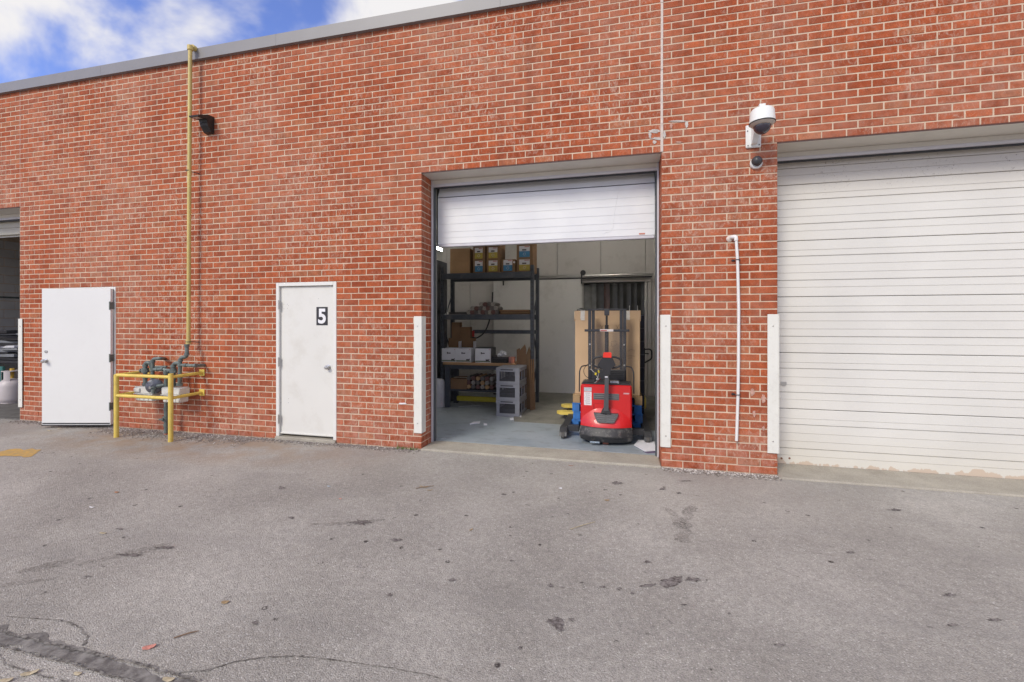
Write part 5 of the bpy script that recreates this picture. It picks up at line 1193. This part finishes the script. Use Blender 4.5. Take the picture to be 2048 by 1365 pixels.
for (x0, y0, x1, y1) in ((320, 905, 330, 940), (455, 1015, 490, 1022), (240, 1000, 280, 1020), (95, 1050, 120, 1052), (90, 1195, 115, 1195), (180, 1022, 300, 1014)):
    p, r = at_z(*PI_(x0, y0 if y0 > 990 else 1000), .018), at_z(*PI_(x1, y1 if y1 > 990 else 1006), .018); q.tube([p, (p + r) / 2 + Vector((.01, .02, .004)), r], .003, 5)
o = q.build('string_litter', RAG); o['kind'] = 'stuff'; o['label'] = 'thin pale strings scattered over the warehouse floor'

# left bay: block side wall, table with black stock, propane tank
XS = at_y(20, 494, 2.5).x
bw = MB(); bw.box(XS - .2, XS - .004, .31, 11, 0, RZ); wl_ = struct('block_wall', bw, MORTAR)
BLKW = mat('concrete_block_paint', (.62, .60, .58), .8, .07, 4, bump=.4, bscale=80)
blkm = None
for r_ in range(0, 17):
    for c2 in range(-1, 13):
        y0 = 1.6 + c2 * .40 + (.20 if r_ % 2 else 0)
        if blkm is None:
            q = MB(); q.box(-.004, .006, 0, .39, 0, .190, .003); o = q.build('block', BLKW, wl_); blkm = o.data
        else: o = bpy.data.objects.new('block', blkm); scene.collection.objects.link(o); o.parent = wl_
        o.location = (XS - .004 + rnd.uniform(-.0008, .0008), y0, .005 + r_ * .203)
q = MB(); q.box(XB0 - 1, XB + .3, 9, 9.1, 0, RZ); q.box(XB + .15, XB + .25, .31, 9, 0, RZ); struct('interior_wall', q, WALLI)
q = MB(); q.box(XS - .3, XB + .3, .31, 9.1, RZ - .3, RZ - .2); struct('interior_ceiling', q, DARKW)
q = MB(); zc = at_y(20, 598.5, 3).z; q.tube([(XS + .02, .5, zc), (XS + .02, 8, zc)], .02, 8); o = q.build('conduit', GALV, None, 40); tag(o, 'thin dark conduit running along the block wall of the left bay', 'conduit')
def LB(x, y): return x / 4.267, 640 + y / 4.267
tk = at_z(*LB(105, 705), .005)
pt_ = thing('propane_tank', (tk.x, tk.y, .005), 'white propane tank standing inside the left bay', 'propane tank')
sc_ = (tk - Vector((0, -DW, HC))).length
dd = ray(*LB(105, 705)); kq = -(HC) / dd.z
rt = abs(at_y(*LB(160, 600), tk.y).x - at_y(*LB(40, 600), tk.y).x) / 2; ht = at_y(*LB(100, 432), tk.y).z
TW = mat('tank_white', (.55, .50, .50), .45, .06, 6, dirt=(.4, .25, .22), dirt_scale=12, dirt_amt=.4)
hb_ = ht * .72
q = MB(); q.lathe([(0, .02), (rt * .8, .02), (rt * .97, .06), (rt, .10), (rt, hb_ - .12), (rt * .93, hb_ - .05), (rt * .6, hb_ + .01), (0, hb_ + .03)], (tk.x, tk.y, 0), 'z', 26); q.build('cylinder', TW, pt_, 40)
q = MB(); q.lathe([(rt * .78, 0.005), (rt * .80, 0.005), (rt * .80, .055), (rt * .78, .055)], (tk.x, tk.y, 0), 'z', 22); q.build('foot_ring', TW, pt_, 40)
for a0, a1 in ((.6, 2.5), (3.6, 4.25), (4.9, 5.6)):
    q = MB(); n = 8; rc = rt * .72; V = []
    for i in range(n + 1):
        a = a0 + (a1 - a0) * i / n
        for rr_ in (rc, rc + .006):
            for z in (hb_ - .02, ht): V.append((tk.x + rr_ * cos(a), tk.y + rr_ * sin(a), z))
    Fc = []
    for i in range(n):
        b0, b1 = i * 4, i * 4 + 4; Fc += [(b0, b1, b1 + 1, b0 + 1), (b0 + 2, b0 + 3, b1 + 3, b1 + 2), (b0 + 1, b1 + 1, b1 + 3, b0 + 3), (b0, b0 + 2, b1 + 2, b1)]
    Fc += [(0, 1, 3, 2), (n * 4, n * 4 + 2, n * 4 + 3, n * 4 + 1)]; q.add(V, Fc); q.build('collar', TW, pt_)
q = MB(); q.lathe([(rt * .70, ht - .015), (rt * .76, ht - .015), (rt * .76, ht), (rt * .70, ht)], (tk.x, tk.y, 0), 'z', 22); q.build('collar_ring', TW, pt_, 40)
q = MB(); q.tube([(tk.x, tk.y, hb_), (tk.x, tk.y, ht - .03)], .025, 10); q.tube([(tk.x, tk.y, ht - .03), (tk.x, tk.y, ht + .04)], .035, 10); q.build('valve', mat('valve_orange', (.60, .38, .05), .5), pt_, 40)
yt_ = tk.y + .25
zt_ = at_y(*LB(80, 352), yt_).z; xt1_ = at_y(*LB(190, 352), yt_).x
lt = thing('bay_table', (xt1_ - 1, yt_, 0), 'dark table covered with black foam pieces in the left bay', 'table')
q = MB(); q.box(xt1_ - 3, xt1_, yt_, yt_ + .9, zt_ - .04, zt_, .004); q.build('table_top', BLKM, lt)
for x in (xt1_ - 2.9, xt1_ - .1): q = MB(); q.box(x, x + .05, yt_ + .02, yt_ + .07, 0.005, zt_ - .041); q.build('leg', BLKM, lt)
R = random.Random(11); z = zt_; SL = mat('slab_grey', (.20, .21, .23), .6, .1, 9)
for k in range(12):
    h = R.uniform(.04, .09); a = R.uniform(-.25, .25); w_ = R.uniform(.35, .75); xc = xt1_ - .55 - R.uniform(0, .5)
    q = MB(); q.box(-w_, w_, 0, .5, 0, h * .85, .004, Matrix.Translation((xc, yt_ + .05 + R.uniform(0, .1), z + .005)) @ Matrix.Rotation(a * .15, 4, 'Y') @ Matrix.Rotation(a, 4, 'Z'))
    o = q.build('foam_slab', [BLK, SL, BLKM, LBW][(k * 3) % 4 if k in (3, 5, 8) else k % 3], None); tag(o, 'flat black or grey slab in the untidy pile on the bay table', 'slab', 'slabs piled on the table in the left bay'); z += h * .9
p = at_y(*LB(5, 400), tk.y - .1); q = MB(); q.box(p.x - .5, p.x + .04, tk.y - .1, tk.y - .05, .006, p.z, .01); o = q.build('teal_board', mat('teal', (.03, .14, .13), .6)); tag(o, 'teal board standing at the left edge of the bay', 'board')

# ---------------------------------------------------------------- ground marks, cracks, gravel, leaves
def ribbon(name, pts, widths, z, m_, rag=.35, step=.04, seed=1):
    R = random.Random(seed); P_ = [at_z(u, v, z) for u, v in pts]; pl = []
    for i in range(len(P_) - 1):
        n = max(1, int((P_[i + 1] - P_[i]).length / step))
        for k in range(n): t_ = k / n; pl.append((P_[i].lerp(P_[i + 1], t_), widths[i] * (1 - t_) + widths[i + 1] * t_))
    pl.append((P_[-1], widths[-1])); q = MB(); V = []
    wob = 0
    for i, (p, w_) in enumerate(pl):
        d = (pl[min(i + 1, len(pl) - 1)][0] - pl[max(i - 1, 0)][0]).normalized(); n = Vector((-d.y, d.x, 0)); wob = wob * .8 + R.uniform(-1, 1) * w_ * .25
        a, b = w_ * (.5 + R.uniform(-rag, rag)), w_ * (.5 + R.uniform(-rag, rag)); V += [p + n * (a + wob), p - n * (b - wob)]
    q.add([(v_.x, v_.y, z) for v_ in V], [(2 * i, 2 * i + 1, 2 * i + 3, 2 * i + 2) for i in range(len(pl) - 1)]); o = q.build(name, m_); o['kind'] = 'structure'; return o
ribbon('crack_sealer', [(-60, 1252), (0, 1275), (60, 1290), (130, 1308), (215, 1330), (300, 1350), (430, 1385)], [.075, .085, .08, .075, .07, .06, .05], GZ + .003, TAR, .09, .03, 2)
ribbon('crack', [(-60, 1246), (0, 1264), (60, 1277), (150, 1298), (260, 1322), (340, 1345), (400, 1362)], [.011] * 7, GZ + .0065, CRACK, .55, .012, 3)
ribbon('crack', [(-60, 1272), (20, 1296), (110, 1319), (200, 1343), (290, 1372)], [.008] * 5, GZ + .0065, CRACK, .6, .012, 4)
ribbon('crack', [(168, 1290), (176, 1272), (160, 1256), (140, 1246), (118, 1240), (60, 1236), (0, 1232)], [.009, .008, .007, .007, .005, .003, .002], GZ + .003, CRACK, .6, .010, 5)
ribbon('crack', [(340, 1346), (420, 1340), (470, 1322), (540, 1314), (600, 1312), (680, 1322), (760, 1332), (850, 1348), (930, 1372)], [.009, .007, .006, .006, .006, .004, .004, .003, .002], GZ + .003, CRACK, .6, .012, 6)
ribbon('crack', [(0, 1308), (12, 1328), (60, 1345), (130, 1362), (200, 1380)], [.006] * 5, GZ + .003, CRACK, .6, .010, 7)
ribbon('yellow_marking', [(-30, 912), (0, 909), (82, 900)], [.36, .36, .34], GZ + .003, GYEL, .12, .05, 8)
m_, t, b = newmat('tyre_smear', .9)   # faint smears left by tyres, thin enough for the stone to show through
P = t.n.new('ShaderNodeNewGeometry').outputs['Position']; b.inputs['Base Color'].default_value = (.15, .13, .115, 1)
t.l(t.math('MULTIPLY', t.rng(t.noise(P, 70, 5, .75), .42, .62), t.rng(t.noise(P, 6, 4, .6), .30, .60, .10, .52)), b.inputs['Alpha']); SMEAR = m_
def blob(pts, seed, m_=PATCH, z=GZ + .003, name='asphalt_scar', jag=.22, sub=5):
    R = random.Random(seed); P_ = [at_z(u, v, z) for u, v in pts]; n = len(P_); V = []; c_ = sum(P_, Vector()) / n; sz = sum((p - c_).length for p in P_) / n
    for i in range(n):
        for k in range(sub): p = P_[i].lerp(P_[(i + 1) % n], k / sub); V.append(p + (p - c_) * R.uniform(-jag, jag) + Vector((R.uniform(-1, 1), R.uniform(-1, 1), 0)) * sz * .06)
    q = MB(); q.add([(v_.x, v_.y, z) for v_ in V] + [(c_.x, c_.y, z)], [(i, (i + 1) % len(V), len(V)) for i in range(len(V))]); o = q.build(name, m_); o['kind'] = 'structure'
def PG(x, y): return 1000 + x / 3.69, 930 + y / 3.69
blob([PG(1165, 880), PG(1200, 850), PG(1260, 828), PG(1330, 820), PG(1350, 850), PG(1310, 885), PG(1240, 905)], 1)
blob([PG(1365, 850), PG(1390, 828), PG(1440, 832), PG(1490, 850), PG(1450, 862)], 2)
blob([PG(1020, 890), PG(1080, 880), PG(1140, 878), PG(1130, 895), PG(1060, 900)], 3, jag=.45)
blob([PG(335, 1150), PG(400, 1125), PG(445, 1130), PG(475, 1180), PG(455, 1238), PG(420, 1215), PG(380, 1175)], 4)
blob([PG(505, 1135), PG(545, 1130), PG(555, 1150), PG(520, 1155)], 5, jag=.35)
for s_, (x, y, w_, h_) in enumerate(((375, 890, 22, 14), (460, 903, 16, 7), (760, 900, 24, 9), (880, 912, 24, 8), (600, 868, 14, 6), (1085, 715, 34, 10), (865, 135, 40, 12), (1370, 118, 46, 5), (1200, 178, 28, 7), (85, 708, 16, 8), (75, 522, 10, 6), (1130, 1192, 10, 7), (1690, 1095, 12, 7), (980, 948, 18, 10), (1320, 208, 20, 8), (30, 218, 20, 7), (1355, 1032, 30, 6), (1525, 850, 10, 5), (362, 635, 7, 5), (150, 1350, 20, 14))):
    blob([PG(x - w_, y), PG(x - w_ * .3, y - h_), PG(x + w_ * .6, y - h_ * .7), PG(x + w_, y + h_ * .2), PG(x + w_ * .2, y + h_), PG(x - w_ * .6, y + h_ * .6)], 20 + s_, jag=.4)
for s_, (x, y, w_, h_) in enumerate(((563, 976, 7, 2.5), (583, 1036, 6, 2.5), (240, 1058, 8, 2), (510, 1246, 7, 4), (1899, 1190, 13, 3.5), (1905, 1250, 12, 3), (722, 1045, 22, 5), (792, 1080, 14, 3), (1990, 1240, 16, 3), (1700, 1105, 9, 2.5), (1560, 1290, 12, 3), (780, 1190, 8, 3), (905, 1160, 9, 3), (1790, 1020, 14, 2.4), (260, 1110, 26, 4), (330, 1095, 20, 3))):
    blob([(x - w_, y), (x - w_ * .3, y - h_), (x + w_ * .6, y - h_ * .7), (x + w_, y + h_ * .2), (x + w_ * .2, y + h_), (x - w_ * .6, y + h_ * .6)], 50 + s_, jag=.4)
def smear(pts, w, seed): ribbon('tyre_smear', pts, w, GZ + .0045, SMEAR, .12, .03, seed)
smear([(1335, 1015), (1350, 1035), (1362, 1055), (1352, 1082)], [.05, .08, .09, .10], 31); smear([(1388, 1013), (1376, 1035), (1363, 1056)], [.07, .09, .08], 32)
smear([(40, 1142), (90, 1135), (150, 1122)], [.05, .12, .05], 33); smear([(150, 1133), (210, 1118), (290, 1100), (345, 1086)], [.04, .06, .11, .05], 34)
smear([(-20, 1176), (50, 1168), (110, 1158)], [.05, .05, .03], 35)
smear([(620, 1050), (700, 1046), (770, 1040)], [.03, .06, .03], 37)
pass
# old mortar smeared over the bricks round the control joint and on the pier
SMM = mat('mortar_smear', (.50, .46, .42), .9, .2, 20, bump=.5, bscale=80); SMP = mat('lime_smear', (.47, .28, .22), .9, .25, 30)
def wsmear(pts, m_, seed, jag=.25):
    R = random.Random(seed); y = -.0045; P_ = [at_y(u, v, y) for u, v in pts]; n = len(P_); c_ = sum(P_, Vector()) / n; V = []
    for i in range(n):
        for k in range(4): p = P_[i].lerp(P_[(i + 1) % n], k / 4); V.append(p + (p - c_) * R.uniform(-jag, jag))
    N = len(V); q = MB(); q.add([(p.x, y, p.z) for p in V] + [(p.x, y + .004, p.z) for p in V] + [(c_.x, y - .001, c_.z)], [(i, (i + 1) % N, 2 * N) for i in range(N)] + [(i, N + i, N + (i + 1) % N, (i + 1) % N) for i in range(N)])
    q.build('mortar_smear', m_, bld)
for k, (x0, y0, x1, y1, m_) in enumerate(((1298, 259, 1321, 266, SMM), (1297, 264, 1303, 277, SMM), (1303, 275, 1324, 280, SMM), (1305, 281, 1313, 288, SMM), (1336, 241, 1376, 244, SMM), (1370, 243, 1377, 256, SMM), (1340, 246, 1345, 257, SMP), (1350, 283, 1366, 286, SMP), (1326, 262, 1332, 278, SMM), (1500, 778, 1510, 792, SMP), (1522, 790, 1532, 806, SMP), (1505, 822, 1512, 834, SMP), (1524, 853, 1530, 862, SMP), (797, 806, 814, 809, PAPER))):
    wsmear([(x0, (y0 + y1) / 2), (x0 + (x1 - x0) * .25, y0), (x0 + (x1 - x0) * .7, y0), (x1, (y0 + y1) / 2), (x0 + (x1 - x0) * .7, y1), (x0 + (x1 - x0) * .3, y1)], m_, k)
# gravel along the foot of the wall
ico = [(0, 0, 1), (.9, 0, .3), (.2, .85, .35), (-.75, .5, .3), (-.7, -.55, .35), (.3, -.85, .3), (0, 0, -.6)]
icf = [(0, 1, 2), (0, 2, 3), (0, 3, 4), (0, 4, 5), (0, 5, 1), (6, 2, 1), (6, 3, 2), (6, 4, 3), (6, 5, 4), (6, 1, 5)]
R = random.Random(5); gvl = [MB(), MB(), MB()]
def strip(xa, xb, yd, n, s0, s1, pale):
    for _ in range(n):
        x = R.uniform(xa, xb); y = -abs(R.gauss(0, yd)) - .004; s_ = R.uniform(s0, s1); a = R.uniform(0, 6.3); ca, sa = cos(a) * s_, sin(a) * s_
        gvl[2 if R.random() < pale else R.randrange(2)].add([(x + p[0] * ca - p[1] * sa, y + p[0] * sa + p[1] * ca, GZ + s_ * .3 + p[2] * s_ * .7) for p in ico], icf)
strip(XB, XL, .07, 5200, .004, .011, .08); strip(LDb, D5a - .2, .16, 3200, .004, .012, .10); strip(XR, XG, .06, 1700, .004, .012, .35); strip(XG, XG + 3, .03, 500, .004, .009, .1); strip(XL, XR, .02, 350, .003, .008, .05)
for k, (mb, cc) in enumerate(zip(gvl, ((.20, .17, .15), (.30, .27, .25), (.60, .57, .53)))):
    o = mb.build('gravel', mat('gravel_%s' % ('brown', 'grey', 'pale')[k], cc, .9, .15, 60), None, fix=False); o['kind'] = 'stuff'; o['label'] = ['brown grit', 'grey grit', 'pale limestone chips'][k] + ' lying along the foot of the brick wall'
# crumbs of loose stone over the yard
gv = MB()
for _ in range(2600):
    u, v = R.uniform(0, 2048), R.uniform(930, 1400); p = at_z(u, v, GZ); s_ = R.uniform(.0018, .0045); a = R.uniform(0, 6.3); ca, sa = cos(a) * s_, sin(a) * s_
    if p.y > -.1: continue
    gv.add([(p.x + q_[0] * ca - q_[1] * sa, p.y + q_[0] * sa + q_[1] * ca, GZ + s_ * .3 + q_[2] * s_ * .6) for q_ in ico], icf)
o = gv.build('loose_stones', mat('loose_stone', (.34, .32, .30), .9, .3, 200), None, fix=False); o['kind'] = 'stuff'; o['label'] = 'tiny loose stones scattered over the asphalt yard'
# litter and leaves, each its own
LEAF = mat('dry_leaf', (.34, .24, .13), .8, .2, 60); LEAFP = mat('dry_leaf_pale', (.45, .38, .26), .8, .2, 60); PINK = mat('pink_litter', (.60, .25, .20), .7, .25, 60); TWIG = mat('twig', (.20, .13, .08), .9)
def leaf(u, v, ln, wd, rot, label, m_=LEAF, name='dry_leaf', cat='leaf'):
    p = at_z(u, v, GZ + .004); n = 8; V = []; top = []
    for i in range(n):
        a = 2 * pi * i / n; rr_ = 1 + .12 * ((i * 7) % 3 - 1); x, y = ln * cos(a) * rr_, wd * sin(a) * rr_; top.append((p.x + x * cos(rot) - y * sin(rot), p.y + x * sin(rot) + y * cos(rot), GZ + .004 + .010 * abs(cos(a)) * ln / .04))
    q = MB(); q.add(top + [(x, y, z - .0015) for x, y, z in top] + [(p.x, p.y, GZ + .006), (p.x, p.y, GZ + .0045)], [(i, (i + 1) % n, 2 * n) for i in range(n)] + [((i + 1) % n + n, i + n, 2 * n + 1) for i in range(n)] + [(i, i + n, (i + 1) % n + n, (i + 1) % n) for i in range(n)])
    return tag(q.build(name, m_), label, cat)
leaf(299, 1295, .030, .016, .6, 'pink scrap lying on the asphalt in the left foreground', PINK, 'litter_scrap', 'litter')
leaf(61, 1347, .034, .013, .7, 'pale dry leaf at the bottom left beside the sealed crack', LEAFP)
leaf(12, 1362, .03, .013, .4, 'pale dry leaf cut off by the bottom left corner', LEAFP)
leaf(156, 1348, .020, .009, 0, 'small pale leaf below the sealed crack, right of the larger leaf', LEAFP)
leaf(338, 1360, .03, .012, .1, 'tan leaf at the bottom edge near the end of the sealed crack', LEAFP)
leaf(451, 1205, .022, .014, .2, 'small square tan leaf on open asphalt above the pink scrap', LEAF)
leaf(234, 985, .022, .012, .1, 'small orange brown leaf on the asphalt below the closed door', mat('leaf_orange', (.42, .20, .10), .8))
leaf(184, 1015, .026, .006, .1, 'thin white scrap on the asphalt left of the orange brown leaf', PAPER, 'litter_scrap', 'litter')
leaf(207, 1067, .03, .010, .1, 'grey green leaf on the asphalt, midway to the yellow post', LEAFP)
leaf(658, 973, .020, .006, 0, 'pale blue scrap on the asphalt below the closed numbered door', mat('scrap_blue', (.35, .45, .55), .6), 'litter_scrap', 'litter')
leaf(681, 998, .016, .007, 0, 'orange scrap on the asphalt below the pale blue scrap', PINK, 'litter_scrap', 'litter')
leaf(1121, 977, .016, .016, .9, 'small bright white scrap on the asphalt in front of the stacker', PAPER, 'litter_scrap', 'litter')
leaf(1214, 1001, .024, .014, .2, 'curled brown leaf on the asphalt below the white scrap', LEAF)
leaf(1142, 932, .03, .006, .1, 'rust brown leaf sliver just in front of the concrete sill', mat('leaf_rust', (.28, .09, .05), .8))
leaf(942, 1060, .02, .007, 1.1, 'small tan leaf standing on edge on open asphalt', LEAF)
leaf(255, 847, .034, .014, .1, 'white pebble sized litter at the wall beside the left yellow post', PAPER, 'litter_scrap', 'litter')
leaf(100, 862, .05, .010, .1, 'tan leaf on the ground below the open white door', LEAFP)
leaf(120, 858, .04, .008, .1, 'pale leaf on the ground below the open white door, farther right', LEAFP)
leaf(848, 975, .05, .006, -.1, 'brown seed husk on the asphalt below the left corner guard', LEAF)
leaf(860, 981, .03, .005, .5, 'short brown husk touching the longer seed husk', LEAF)
for j, (u0, v0, u1, v1, lab) in enumerate(((348, 1276, 398, 1262, 'thin dark twig right of the pink scrap'), (1140, 1059, 1190, 1044, 'long pale straw on the asphalt below the stacker'), (832, 977, 868, 972, 'dark twig lying under the brown seed husks'))):
    p, r = at_z(u0, v0, GZ + .006), at_z(u1, v1, GZ + .006); q = MB(); q.tube([p, p.lerp(r, .5) + Vector((.008, .008, .003)), r], [.003, .0035, .002], 5); tag(q.build('twig', LEAFP if j == 1 else TWIG), lab, 'twig')
# weeds at the foot of the left pier
q = MB(); R = random.Random(4)
for k in range(60):
    p = at_z(R.uniform(790, 835), 899, GZ); x, y = p.x + R.uniform(-.02, .02), -.012 - R.uniform(0, .05); a = R.uniform(0, 6.3); h = R.uniform(.015, .045); w_ = R.uniform(.004, .008)
    q.add([(x - w_ * cos(a), y - w_ * sin(a), GZ), (x + w_ * cos(a), y + w_ * sin(a), GZ), (x + .02 * sin(a), y + .02 * cos(a), GZ + h)], [(0, 1, 2)])
o = q.build('weeds', mat('weed_green', (.10, .16, .03), .8, .3, 60), None, fix=False); o['kind'] = 'stuff'; o['label'] = 'small green weeds at the foot of the brick pier'
